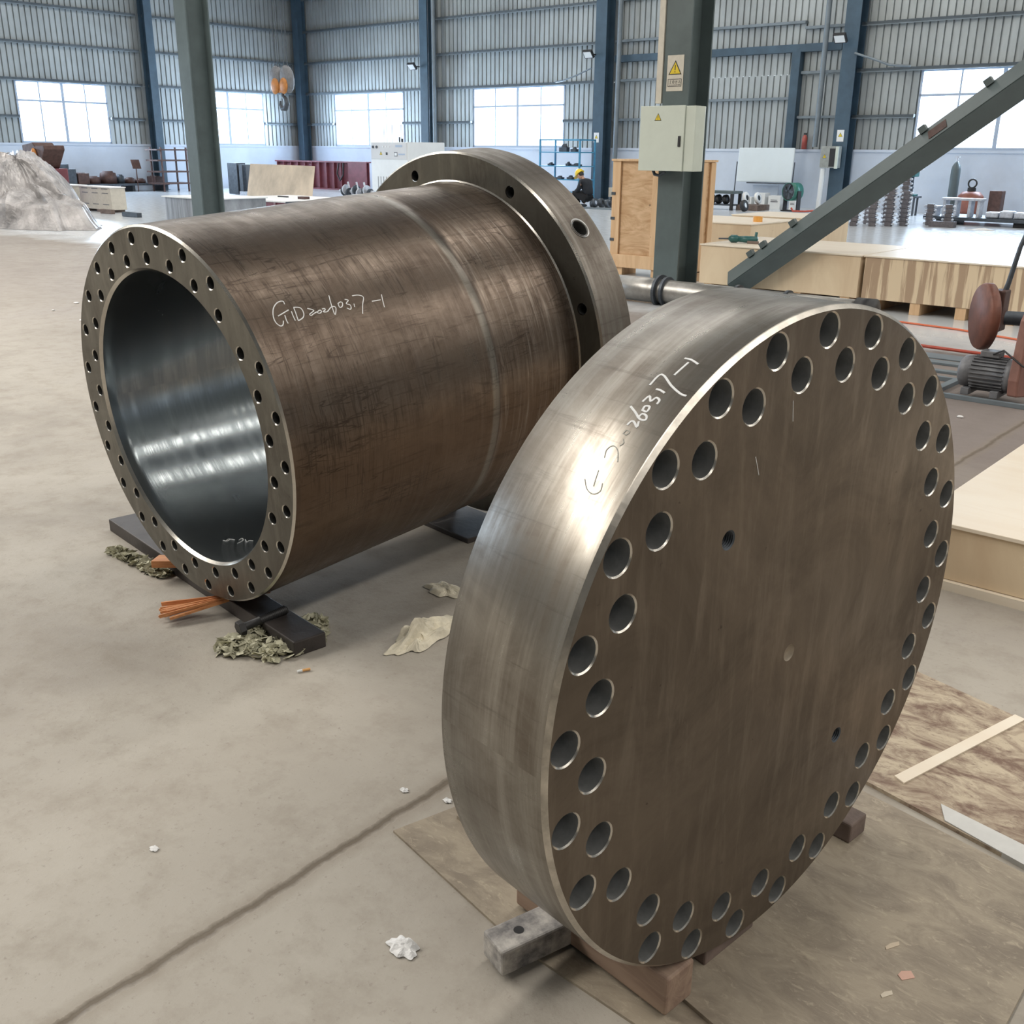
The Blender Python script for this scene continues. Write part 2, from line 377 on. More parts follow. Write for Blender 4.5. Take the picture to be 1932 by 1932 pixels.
# framed opening bay of the back wall, closed with sheets
for x0, x1, zs in ((-20.55, -18.0, (2.45, 3.61, 4.75, 5.92, 7.1)), (-18.0, -14.45, (2.95, 5.92, 7.1)), (-14.15, -12.95, (2.45, 3.61, 4.75, 5.92, 7.1)), (-18.0, -14.15, (4.9,))):
    for z in zs:
        mkobj('purlin', MB().box(x0, x1, -.16, -.003, z-.035, z+.035, TA), M_PURLIN, wb)
mkobj('header_beam', MB().box(-20.5, -13.0, -.22, -.003, 4.14, 4.34, TA), M_BLUEP, wb)
mkobj('door_post', MB().box(-14.42, -14.17, -.25, -.003, PL+.03, 4.14, TA), M_BLUEP, wb)
wn = 0
def window(x0, x1, T, cols, lit):
    global wn; wn += 1
    z0, z1 = PL+.03, WT
    zt = z0+(z1-z0)*.68; f = MB()
    for a, b, c, d in ((x0, x1, z0, z0+.06), (x0, x1, z1-.06, z1), (x0, x0+.06, z0, z1), (x1-.06, x1, z0, z1), (x0, x1, zt-.03, zt+.03)):
        f.box(a, b, -.02, .10, c, d, T)
    for i in range(1, cols):
        x = x0+(x1-x0)*i/cols; w_ = .05 if i*2 == cols else .022
        f.box(x-w_, x+w_, -.01, .08, z0, z1, T)
    o = struct('window_%d' % wn, f, M_FRAME)
    mkobj('pane', MB().box(x0+.03, x1-.03, .03, .036, z0+.03, z1-.03, T), M_GLASS, o)
    R = Matrix.Rotation(WY, 4, 'Z') @ T
    c = R @ Vector(((x0+x1)/2, .5, (z0+z1)/2)); t = R @ Vector(((x0+x1)/2, -5, (z0+z1)/2-.8))
    area('window_daylight', c, t, x1-x0, z1-z0, lit, COOL, 'RECTANGLE', R.to_3x3() @ Vector((1, 0, 0)))
for a, b in WINA: window(a, b, TA, 4, 1050)
for a, b in WINB: window(a, b, TB, 4, 950)
# steel posts -------------------------------------------------------
def hsec(mb, w, d, t, z0, z1, x=0, y=0):
    mb.box(x-w/2, x+w/2, y, y+t, z0, z1); mb.box(x-w/2, x+w/2, y+d-t, y+d, z0, z1); mb.box(x-t/2, x+t/2, y+t, y+d-t, z0, z1); return mb
def post(label, a, b, rz=WY, mat=None, z1=HT, w=.34, d=.4):
    t = thing('steel_column', label, 'column', W(a, b, 0), rz, 'steel columns of the hall')
    mkobj('column_shaft', hsec(MB(), w, d, .022, 0.02, z1), mat, t)
    mkobj('base_plate', MB().box(-w/2-.05, w/2+.05, -.05, d+.05, 0, .02), mat, t)
    return t
post('dark blue steel post standing in the far corner of the hall', -36.05, 28.28, WY, M_BLUEP)
post('dark blue wall post behind the white control cabinet', -28.75, 28.28, WY, M_BLUEP, w=.38)
pc = post('dark blue wall post beside the blue shelf and the crouching worker', -20.82, 28.25, WY, M_BLUEP, w=.42, d=.44)
pr = post('dark blue wall post carrying the grey switch box near the green fan', -12.62, 28.25, WY, M_BLUEP, w=.42, d=.44)
post('faded blue wall post between the two left windows, by the rusty rack', -35.98, 21.75, WY+PI/2, M_BLUEP, w=.3, d=.4)
cl = post('grey-green steel column rising behind the near end of the big tube', -15.92, 10.2, WY, M_GREEN, w=.31, d=.44)
cr = post('grey-green steel column carrying the cream switch box and warning sign', -6.49, 10.2, WY, M_GREEN, w=.32, d=.44)
# downpipes
for lab, a in (('pale downpipe beside the post behind the control cabinet', -28.3), ('pale downpipe beside the post right of the blue shelf', -20.18), ('pale downpipe running down to the grey switch box', -13.38)):
    z0 = 1.66 if a > -14 else .0
    tag(mkobj('downpipe', MB().tube([W(a, 28.35, z0), W(a+.01, 28.35, 3.2), W(a, 28.35, 8.9)], .075, 12), M_PURLIN), lab, 'pipe', 'downpipes on the back wall')
tag(mkobj('drain_pipe', MB().tube([W(-12.98, 28.1, .0), W(-12.95, 28.1, 1.1)], .07, 14), M_WHITE), 'short white plastic pipe standing below the grey switch box', 'pipe')
tag(mkobj('cable_duct', MB().box(-.035, .035, -.03, .03, 2.0, 8.9, Matrix.Translation(W(-6.70, 10.22)) @ Matrix.Rotation(WY, 4, 'Z')), M_SIGNW), 'cream cable trunking running down the column into the switch box', 'pipe')
# floodlights
def flood(lab, a, b, z):
    t = thing('floodlight', lab, 'lamp', W(a, b, z), WY, 'floodlights on the wall posts')
    T = Matrix.Rotation(.7, 4, 'X')
    mkobj('lamp_housing', MB().box(-.17, .17, -.05, .04, -.13, .13, T), M_BLACK, t, .01)
    mkobj('lamp_glass', MB().box(-.14, .14, -.056, -.05, -.10, .10, T), M_WHITE, t)
    mkobj('bracket', MB().box(-.02, .02, 0, .36, -.02, .02), M_BLACK, t)
flood('small floodlight on the post behind the control cabinet', -28.95, 27.9, 4.33)
flood('small floodlight on the post beside the blue shelf', -21.0, 27.88, 4.36)
flood('small floodlight on the post above the grey switch box', -12.75, 27.88, 4.36)
# ================================================================== the big steel tube
def frame_obj(name, label, cat, C, u, v, n):
    o = D.objects.new(name, None); COL.objects.link(o)
    o.matrix_world = Matrix(((u[0], v[0], n[0], C[0]), (u[1], v[1], n[1], C[1]), (u[2], v[2], n[2], C[2]), (0, 0, 0, 1)))
    return tag(o, label, cat)
def holed_face(mb, R, Ri, holes, z, seg=160, flip=False):
    """flat face at z with a round outline, optional bore Ri and round holes [(x, y, r)]"""
    b = bmesh.new(); eds = []
    def loop(cx, cy, r, n):
        vs = [b.verts.new((cx+r*math.cos(2*PI*k/n), cy+r*math.sin(2*PI*k/n), z)) for k in range(n)]
        for k in range(n): eds.append(b.edges.new((vs[k], vs[(k+1) % n])))
    loop(0, 0, R, seg)
    if Ri: loop(0, 0, Ri, seg)
    for x, y, r in holes: loop(x, y, r, 28)
    bmesh.ops.triangle_fill(b, use_beauty=True, edges=eds, normal=(0, 0, 1))
    b.verts.index_update()
    vs = [tuple(v.co) for v in b.verts]; fs = []
    for f in b.faces:
        ix = [v.index for v in f.verts]; up = f.normal.z > 0 if f.normal.length else True
        if up == flip: ix.reverse()
        fs.append(tuple(ix))
    b.free(); mb.add(vs, fs); return mb
HS = 2*PI/25
def ringholes(r, ph, rad, skip=None):
    L = []
    for k in range(25):
        a = ph+k*HS; d = math.degrees(a) % 360
        if skip is not None and abs((d-skip+180) % 360-180) < 5: continue
        L.append((r*math.cos(a), r*math.sin(a), rad))
    return L
def hole_walls(mbw, mbc, holes, z, depth, ch, sign=1, bottom=False):
    for x, y, r in holes:
        T = Matrix.Translation((x, y, z))
        mbc.rev([(r, 0), (r-ch, -ch*.8*sign)], 28, T)
        mbw.rev([(r-ch, -ch*.8*sign), (r-ch, -depth*sign)], 28, T)
        if bottom: mbw.disc(r-ch, -depth, 28, T)
RT_, RB, LT = .607, .473, 1.257
RFL, TFL = .717, .175
CT = (-1.0598074, 3.1273641, .6792455); UT = (.7342089, -.6789236, 0); VT = (-.0538668, -.0582532, .9968475); NT = (-.6767833, -.7318943, -.0793414)
tube = frame_obj('steel_tube', 'huge brown steel tube with a flange, lying on its side at the left', 'steel tube', CT, UT, VT, NT)
hT = ringholes(.570, -.0461, .0205, 40.5)+ringholes(.5105, .0798, .0205)
mb = MB(); CH = .0065
mb.rev([(RT_, -CH), (RT_+.0008, -.80), (RT_+.0008, -.84), (RT_-.003, -.846), (RT_-.003, -.872), (RT_-.001, -.88), (RT_-.001, -LT+.02), (RT_+.004, -LT)], 200)
mkobj('tube_body', mb, M_TUBE, tube)
fm = MB(); holed_face(fm, RT_-CH, RB+.008, hT, 0); mkobj('end_face', fm, M_GFACE, tube)
mkobj('bright_chamfer', MB().rev([(RT_-CH, 0), (RT_, -CH)], 200).rev([(RB, -.010), (RB+.008, 0)], 200), M_CHAM, tube)
mkobj('bore_wall', MB().rev([(RB, -.010), (RB, -.05), (RB+.002, -.052), (RB+.002, -1.432)], 200), M_BORE, tube)
hw, hc = MB(), MB(); hole_walls(hw, hc, hT, 0, .075, .0028, 1, True)
mkobj('bolt_hole_wall', hw, M_HOLED, tube)['kind'] = 'stuff'; mkobj('bolt_hole_chamfer', hc, M_CHAM, tube)['kind'] = 'stuff'
# flange
fl = MB(); hF = [(.656*math.cos(math.radians(17.5+45*k)), .656*math.sin(math.radians(17.5+45*k)), .0215) for k in range(8)]
fl.rev([(RFL, -LT-.007), (RFL, -LT-TFL)], 200); fl.rev([(RB+.002, -LT-TFL), (RFL, -LT-TFL)], 200, None, False)
flo = mkobj('flange', fl, M_FLRIM, tube)
ff = MB(); holed_face(ff, RFL-.007, RT_+.009, hF, -LT); mkobj('flange_face', ff, M_GFACE, flo)
mkobj('flange_chamfer', MB().rev([(RFL-.007, -LT), (RFL, -LT-.007)], 200).rev([(RT_+.004, -LT+.005), (RT_+.009, -LT)], 200), M_CHAM, flo)
hw, hc = MB(), MB(); hole_walls(hw, hc, hF, -LT, .12, .002, 1, True); mkobj('flange_hole', hw, M_HOLED, flo)['kind'] = 'stuff'
# lifting hole drilled into the flange rim
la = .696; lp = Vector((RFL*math.cos(la), RFL*math.sin(la), -1.3446))
Tl = Matrix.Translation(lp) @ Matrix.Rotation(la, 4, 'Z') @ Matrix.Rotation(PI/2, 4, 'Y')
lh = MB().rev([(.040, .0010), (.033, -.002)], 28, Tl)
mkobj('lifting_hole', MB().rev([(.033, .0012), (.031, .0012), (.030, -.004), (.029, -.05)], 28, Tl).disc(.029, -.05, 28, Tl), M_HOLED, flo)
mkobj('lifting_hole_rim', lh, M_HOLE, flo)
# real opening for it
cut = mkobj('cutter', MB().rev([(.033, .02), (.033, -.06)], 28, Tl).disc(.033, .02, 28, Tl).disc(.033, -.06, 28, Tl, False), M_HOLE, tube, weld=True)
rimsolid = MB().rev([(RFL, -LT-.007), (RFL, -LT-TFL), (.60, -LT-TFL), (.60, -LT-.007)], 200, None, True, True)
rs = mkobj('tmp_rim', rimsolid, M_FLRIM, tube, weld=True)
md = rs.modifiers.new('b', 'BOOLEAN'); md.object = cut; md.operation = 'DIFFERENCE'; md.solver = 'EXACT'
bpy.context.view_layer.update()
ev = rs.evaluated_get(bpy.context.evaluated_depsgraph_get()); nm = D.meshes.new_from_object(ev)
b_ = bmesh.new(); b_.from_mesh(nm)
bmesh.ops.delete(b_, geom=[f for f in b_.faces if math.hypot(f.calc_center_median().x, f.calc_center_median().y) < RFL-.012 and min(math.hypot(v.co.x, v.co.y) for v in f.verts) < RFL-.05], context='FACES')
b_.to_mesh(nm); b_.free()
flo.data = nm; nm.materials.clear(); nm.materials.append(M_FLRIM)
for p in nm.polygons: p.use_smooth = abs(p.normal.z) < .5 and len(p.vertices) == 4
try:
    nm.set_sharp_from_angle(angle=.6)
except Exception: pass
D.objects.remove(rs); D.objects.remove(cut)
back = MB().rev([(RB+.002, -LT-TFL), (.60, -LT-TFL)], 200, None, False); mkobj('flange_back_face', back, M_FACE, flo)
# chalk writing
def chalk(name, strokes, R, mat, parent, r=.0017, inward=False):
    m = MB()
    for s in strokes:
        P = [Vector(((R)*math.cos(a), (R)*math.sin(a), z)) for a, z in s]
        Q = []
        for i in range(len(P)-1):                     # Catmull-Rom
            p0, p1, p2, p3 = P[max(i-1, 0)], P[i], P[i+1], P[min(i+2, len(P)-1)]
            for t in (0, .25, .5, .75):
                q = .5*((2*p1)+(p2-p0)*t+(2*p0-5*p1+4*p2-p3)*t*t+(3*p1-p0-3*p2+p3)*t**3); Q.append(q)
        Q.append(P[-1]); Q = [Vector((q.x, q.y, 0)).normalized()*R+Vector((0, 0, q.z)) for q in Q]
        sg_ = -1 if inward else 1; vs = []; n_ = len(Q)
        for i, q in enumerate(Q):
            d = (Q[min(i+1, n_-1)]-Q[max(i-1, 0)]).normalized(); nr = Vector((q.x, q.y, 0)).normalized()*sg_; w = d.cross(nr).normalized()*r
            q = q+d*(r*.6 if i == n_-1 else -r*.6 if i == 0 else 0)
            vs += [q-w-nr*.0004, q-w*.8+nr*.0003, q+w*.8+nr*.0003, q+w-nr*.0004]
        m.add(vs, [(i*4+k, i*4+k+1, i*4+k+5, i*4+k+4) for i in range(n_-1) for k in range(3)]+[(0, 3, 2, 1), (n_*4-4, n_*4-3, n_*4-2, n_*4-1)])
    return mkobj(name, m, mat, parent)
CH_C = [[(0.712, -0.1449), (0.7257, -0.1456), (0.73, -0.1373), (0.7245, -0.1229), (0.7071, -0.1071), (0.6858, -0.0969), (0.6575, -0.0892), (0.6316, -0.0882), (0.6146, -0.0936), (0.6093, -0.1001), (0.6159, -0.1078), (0.6305, -0.1132)], [(0.6602, -0.106), (0.6688, -0.1256), (0.6781, -0.1461)], [(0.6551, -0.1265), (0.6298, -0.1235), (0.6154, -0.1237)], [(0.6671, -0.153), (0.6443, -0.1508), (0.6216, -0.1502)], [(0.6828, -0.1663), (0.6575, -0.1638), (0.62, -0.1596), (0.6171, -0.1628), (0.6256, -0.1785), (0.6425, -0.1871), (0.6643, -0.1889), (0.6784, -0.1839), (0.6856, -0.1673)], [(0.6645, -0.2077), (0.6564, -0.2179), (0.6475, -0.2241), (0.6415, -0.2156), (0.634, -0.2049), (0.6264, -0.2076), (0.6329, -0.2185), (0.638, -0.2319)], [(0.638, -0.2319), (0.6306, -0.2337), (0.6284, -0.2403), (0.635, -0.247), (0.6429, -0.2438), (0.6376, -0.2332)], [(0.6462, -0.2538), (0.6459, -0.2612), (0.6389, -0.2617), (0.6312, -0.2516), (0.627, -0.2635), (0.6317, -0.2695)], [(0.7051, -0.2989), (0.6631, -0.2911), (0.6062, -0.2847), (0.6209, -0.2943), (0.6396, -0.2993), (0.6469, -0.2913), (0.6415, -0.2804), (0.6297, -0.2689)], [(0.6553, -0.3139), (0.635, -0.3128), (0.6363, -0.3224), (0.6522, -0.3296), (0.6608, -0.325), (0.6553, -0.3139)], [(0.6682, -0.3445), (0.6603, -0.354), (0.646, -0.3411), (0.6356, -0.3513), (0.6219, -0.351), (0.6127, -0.3447), (0.6225, -0.3359)], [(0.6351, -0.3665), (0.6208, -0.3637)], [(0.6787, -0.3762), (0.6765, -0.3942), (0.6654, -0.4089), (0.6513, -0.4085), (0.6231, -0.3951), (0.5783, -0.3795)], [(0.6279, -0.4334), (0.6255, -0.4647)], [(0.6508, -0.4783), (0.6163, -0.4712), (0.5855, -0.4661)]]
CH_B = [[(-1.7044, -0.123), (-1.676, -0.1295), (-1.681, -0.1465), (-1.6514, -0.1527), (-1.6946, -0.1419), (-1.6857, -0.1304)], [(-1.6281, -0.1631), (-1.6363, -0.1768), (-1.6051, -0.1727), (-1.592, -0.1584), (-1.5898, -0.1445)], [(-1.6025, -0.1795), (-1.5507, -0.1699), (-1.5632, -0.1827), (-1.5355, -0.1896)]]
CH_D = [[(2.0293, -0.0734), (2.0295, -0.062), (2.0395, -0.0455)], [(2.0429, -0.062), (2.0924, -0.0639)], [(2.1418, -0.0876), (2.1008, -0.0847), (2.13, -0.053), (2.1469, -0.0295), (2.1496, -0.0185)], [(2.1504, -0.0712), (2.151, -0.0638), (2.1555, -0.0547)], [(2.1954, -0.0766), (2.1756, -0.0732), (2.19, -0.0647), (2.176, -0.0607), (2.1806, -0.0525), (2.1922, -0.0515)], [(2.2203, -0.0665), (2.2077, -0.067), (2.2062, -0.0595), (2.2217, -0.0577), (2.2203, -0.0665)], [(2.2194, -0.0887), (2.2313, -0.075), (2.2459, -0.0602), (2.2455, -0.0502), (2.2338, -0.0529), (2.2307, -0.0618), (2.2442, -0.0641)], [(2.2695, -0.0725), (2.2582, -0.0703), (2.2585, -0.065), (2.2695, -0.0551), (2.2554, -0.0581)]]
CH_F = [[(2.2961, -0.0692), (2.2854, -0.0677), (2.2872, -0.0607), (2.2965, -0.0628), (2.2961, -0.0692)], [(2.3099, -0.0633), (2.3191, -0.0583), (2.3286, -0.0615)], [(2.3685, -0.0489), (2.3422, -0.0598), (2.3334, -0.0719), (2.3476, -0.0784), (2.3678, -0.0741)], [(2.4033, -0.0709), (2.4423, -0.0646)], [(2.434, -0.0849), (2.4548, -0.0724), (2.4612, -0.0583), (2.4495, -0.0492), (2.4306, -0.0526)]]
chalk('chalk_writing', CH_C, RT_+.0003, M_CHALK, tube)
chalk('bore_chalk_writing', CH_B, RB+.0018, M_CHALK, tube, .0016, True)
# ================================================================== the blind disc
RD, TD = .609, .233
CD = (.4963151, 1.6313911, .6642351); UD = (.7348138, .6782689, 0); VD = (.0100293, -.0108654, .9998907); ND = (.6781947, -.7347335, -.0147866)
disc = frame_obj('steel_disc', 'thick brown steel blind disc standing on edge, ringed with bolt holes', 'steel disc', CD, UD, VD, ND)
hD = ringholes(.570, .0599, .0302, 219.1)+ringholes(.5103, -.0617, .0302)
tp = [(.3466*math.cos(math.radians(a)), .3466*math.sin(math.radians(a)), .0168) for a in (129.6, -50.4)]
CHD = .0075
fm = MB(); holed_face(fm, RD-CHD, 0, hD+tp+[(0.0, -.005, .0165)], 0, 200)
mkobj('disc_face', fm, M_FACE, disc)
mkobj('disc_rim', MB().rev([(RD, -CHD), (RD, -TD+.004), (RD-.004, -TD)], 220), M_RIM, disc)
mkobj('rim_chamfer', MB().rev([(RD-CHD, 0), (RD-.001, -CHD*.85), (RD, -CHD)], 220, None, False), M('worn_cut_steel', (.62, .58, .52), .3, 1., .45, 16), disc)
fb = MB(); holed_face(fb, RD-.004, 0, hD, -TD, 200, True); mkobj('back_face', fb, M_FACE, disc)
hw, hc = MB(), MB(); hole_walls(hw, hc, hD, 0, TD, .0026)
mkobj('bolt_hole_wall', hw, M_HOLE, disc)['kind'] = 'stuff'; mkobj('bolt_hole_chamfer', hc, M_CHAM, disc)['kind'] = 'stuff'
for x, y, r in tp:
    pr_ = [(r, 0)]; z = -.002
    while z > -.05: pr_ += [(r-.0028, z), (r-.0004, z-.002)]; z -= .004
    mkobj('threaded_hole', MB().rev(pr_, 28, Matrix.Translation((x, y, 0)), False).disc(r-.003, -.05, 28, Matrix.Translation((x, y, 0))), M_DKSTEEL, disc)
mkobj('centre_dimple', MB().rev([(.0165, 0), (.012, -.0035), (.0001, -.0045)], 24, Matrix.Translation((0, -.005, 0))), M('dimple_steel', (.34, .29, .23), .5, .7, .2, 40), disc)
chalk('chalk_writing', CH_D, RD+.0003, M_CHALK, disc, .0019)
chalk('faint_chalk_writing', CH_F, RD+.0001, M_CHALKF, disc, .0008)
for ang, rr in ((math.radians(100), .475), (math.radians(113.5), .428)):
    mkobj('chalk_tick', MB().tube([(rr*math.cos(ang), rr*math.sin(ang), 0), ((rr-.035)*math.cos(ang), (rr-.035)*math.sin(ang), 0)], .0007, 5), M_CHALK, disc)
# ================================================================== near floor items
def rbox(name, lab, cat, a0, a1, b0, b1, z0, z1, mat, bev=.003, group=None, yaw=0.):
    ca, cb = (a0+a1)/2, (b0+b1)/2
    o = mkobj(name, MB().box(a0-ca, a1-ca, b0-cb, b1-cb, 0, z1-z0), mat, None, bev)
    o.location = W(ca, cb, z0); o.rotation_euler = (0, 0, WY+yaw); return tag(o, lab, cat, group)
def poly(name, lab, cat, pts, z0, z1, mat, group=None):
    o = mkobj(name, MB().prism(pts, z0, z1), mat); o.rotation_euler = (0, 0, WY); return tag(o, lab, cat, group)
SH = .012
poly('plywood_sheet', 'worn plywood strip on the floor left of and below the disc', 'plywood sheet', [(-1.50, 1.33), (-1.05, 1.247), (-.60, 1.235), (-.60, 1.30), (-.80, 1.42), (-1.42, 1.62)], 0, .006, M_SHEET)
poly('plywood_sheet', 'large trodden plywood sheet lying under the disc, its right end in frame', 'plywood sheet', [(-1.42, 1.46), (-.86, 1.37), (-.58, 1.31), (-.25, 1.25), (-.25, 2.12), (-.76, 2.20), (-1.38, 2.24)], .0061, .0061+.009, M_SHEET)
poly('stained_board', 'pale board with dark brown stains on the floor right of the disc', 'board', [(-1.2, 2.34), (-.355, 2.171), (.35, 2.05), (.4, 2.62), (-.537, 2.829), (-1.35, 3.04)], 0, .010, M_OSB)
poly('pale_lath', 'thin pale lath crossing the stained board', 'lath', [(-.705, 2.315), (-.675, 2.300), (-.536, 2.83), (-.566, 2.838)], .0101, .014, M_PLYTOP)
tp_ = mkobj('tape_strip', MB().prism([(-.575, 2.275), (-.30, 2.23), (-.05, 2.17), (-.05, 2.12), (-.36, 2.17), (-.545, 2.215)], .0, .013), M_TAPE); tp_.rotation_euler = (0, 0, WY)
tag(tp_, 'translucent grey tape strip along the near edge of the stained board', 'tape')
def ax_box(name, lab, cat, p0, p1, w, h, z0, mat, bev=.004, group=None):
    p0, p1 = Vector(p0), Vector(p1); L = (p1-p0).length; yaw = math.atan2((p1-p0).y, (p1-p0).x)
    o = mkobj(name, MB().box(-L/2, L/2, -w/2, w/2, 0, h), mat, None, bev); m = (p0+p1)/2
    o.location = (m.x, m.y, z0); o.rotation_euler = (0, 0, yaw); return tag(o, lab, cat, group)
dn = Vector((-.6781947, .7347335)); ud = Vector((.7348138, .6782689))
c0 = Vector((CD[0], CD[1]))
p = Vector((.315, 1.468))
ax_box('timber_block', 'reddish timber block sticking out under the front left of the disc', 'timber', p, p+dn*.40, .078, .085, .0152, M_TIMB, .005)
p = Vector((.800, 1.962))
ax_box('timber_block', 'small brown timber block end under the right side of the disc', 'timber', p, p+dn*.36, .07, .05, .0152, M_BRK, .005)
hb = thing('stone_block', 'grey-white block with two bolt holes wedged against the disc', 'block', (.092, 1.640, .0152), math.atan2(.54, .84))
mb = MB(); b_ = bmesh.new()
mkobj('block_body', MB().box(-.145, .145, -.036, .036, 0, .058), M_STONE, hb, .005)
for x in (-.085, .03): mkobj('bolt_hole', MB().rev([(.0105, .0584), (.0085, .0581), (.0001, .0581)], 18, Matrix.Translation((x, 0, 0))), M_BLACK, hb)
ax_box('bearing_timber', 'dark timber bearer directly beneath the disc', 'timber', c0+dn*.03-ud*.05, c0+dn*.20-ud*.05, .16, .040, .0152, M_BRK, .004)
# tube supports
ax_box('steel_strip', 'dark flat steel strip lying under the near end of the tube', 'steel strip', W(-3.83, 1.965), W(-2.36, 1.775), .115, .052, 0, M_PLANK, .004)
ax_box('steel_plate', 'dark steel plate lying under the tube flange', 'steel plate', W(-2.62, 2.92), W(-4.1, 3.10), .26, .022, 0, M_PLANK, .003)
ax_box('timber_block', 'dark timber bearer beneath the tube body', 'timber', W(-2.8, 1.86), W(-3.1, 1.90), .10, .018, .0521, M_BRK, .003)
ax_box('timber_block', 'dark timber bearer beneath the flange of the tube', 'timber', W(-2.95, 2.97), W(-3.4, 3.02), .16, .040, .0221, M_BRK, .003)
sm = mkobj('wooden_wedge', MB().prism([(-.05, -.03), (.055, -.028), (.06, .03), (-.04, .034)], 0, .028), M_LATH, None, .003)
sm.location = W(-3.215, 1.80, .052); sm.rotation_euler = (0, 0, 0); tag(sm, 'orange wooden wedge on the steel strip by the tube end', 'wedge')
sp = MB(); rs_ = random.Random(3)
for i in range(16):
    u = (i-7.5)/7.5; x0 = -.15-rs_.random()*.05; x1 = .05+rs_.random()*.13; h = .005+rs_.random()*.010; w_ = .0022+rs_.random()*.002
    T = Matrix.Rotation(-u*.17, 4, 'Z') @ Matrix.Rotation(-.06-rs_.random()*.10, 4, 'Y'); y = u*.028
    sp.add([(x0, y-w_, 0), (x1, y*.4-w_*.4, 0), (x1, y*.4+w_*.4, 0), (x0, y+w_, 0), (x0, y-w_*.8, h), (x1, y*.4, h*.5), (x1, y*.4+.001, h*.5), (x0, y+w_*.8, h)],
           [(3, 2, 1, 0), (4, 5, 6, 7), (0, 1, 5, 4), (1, 2, 6, 5), (2, 3, 7, 6), (3, 0, 4, 7)], Matrix.Translation((0, 0, .012+.012*rs_.random())) @ T)
so = mkobj('split_board', sp, M_LATH); so.location = W(-2.82, 1.745, .028); so.rotation_euler = (0, 0, math.atan2(.30, 1)); tag(so, 'orange splintered bundle of wood strips poking out under the tube', 'split wood')
ax_box('wooden_lath', 'thin brown lath running back along the foot of the tube', 'lath', W(-2.79, 1.84), W(-2.80, 2.09), .018, .008, .0521, M_LATH, .001)
# leaves
def leaves(lab, a, b, pts, n, hgt):
    m = MB(); 
    for i in range(n):
        c = random.choice(pts); ang = random.random()*2*PI; rr = math.sqrt(random.random())
        x, y = c[0]+rr*c[2]*math.cos(ang), c[1]+rr*c[3]*math.sin(ang); z = .006+random.random()*hgt*(1-rr*.75)
        s = .009+random.random()*.012
        T = Matrix.Translation((x, y, z)) @ Matrix.Rotation(random.random()*6.3, 4, 'Z') @ Matrix.Rotation(random.uniform(-.9, .9), 4, 'X') @ Matrix.Rotation(random.uniform(-.6, .6), 4, 'Y')
        q = random.uniform(-.4, .5)*s
        m.add([(-s*1.3, 0, 0), (-s*.4, -s*.7, q), (s*.5, -s*.6, q*.5), (s*1.3, 0, -q*.4), (s*.5, s*.65, q*.8), (-s*.4, s*.55, q), (0, 0, -q*.6)],
              [(0, 1, 6), (1, 2, 6), (2, 3, 6), (3, 4, 6), (4, 5, 6), (5, 0, 6)], T)
    o = mkobj('dry_leaves', m, M_LEAF); o.location = W(a, b, 0); o.rotation_euler = (0, 0, WY); tag(o, lab, 'leaves', None, 'stuff')
leaves('heap of dry grey-green leaves left of the tube end', -3.43, 1.80, [(-.13, .0, .07, .03), (0, 0, .11, .035), (.12, .0, .09, .035)], 330, .022)
leaves('heap of dry leaves round the black bolt in front of the tube', -2.47, 1.72, [(0, 0, .11, .10), (-.08, -.08, .07, .07), (.03, .06, .06, .12), (-.03, .16, .05, .06), (-.12, .03, .05, .05)], 900, .038)
# bolt
bt = D.objects.new('hex_bolt', None); COL.objects.link(bt); tag(bt, 'large black hex bolt lying on the dry leaves', 'bolt')
p0, p1 = W(-2.585, 1.665, .045), W(-2.555, 1.845, .068)
bt.location = p0; bt.rotation_euler = (p1-p0).to_track_quat('Z', 'Y').to_euler()
mkobj('bolt_head', MB().prism([(.027*math.cos(k*PI/3), .027*math.sin(k*PI/3)) for k in range(6)], 0, .020), M_BLACK, bt, .001)
pp = [(.0135, .02), (.0135, .075)]; z = .075
while z < .168: pp += [(.0150, z+.001), (.0162, z+.003), (.0150, z+.005)]; z += .006
mkobj('threaded_shank', MB().rev(pp+[(.013, z+.004), (.0001, z+.004)], 20), M_BLACK, bt)
cg = D.objects.new('cigarette_end', None); COL.objects.link(cg); tag(cg, 'cigarette end with orange filter on the concrete', 'cigarette end')
cg.location = W(-2.275, 1.675, .006)
mkobj('filter', MB().cyl((.0, 0, 0), (.022, .010, 0), .0042, 12), M('cigarette_filter', (.75, .40, .14), .7, 0, .2, 90), cg)
mkobj('burnt_tip', MB().cyl((-.014, -.0065, 0), (0, 0, 0), .0042, 12), M_WHITE, cg)
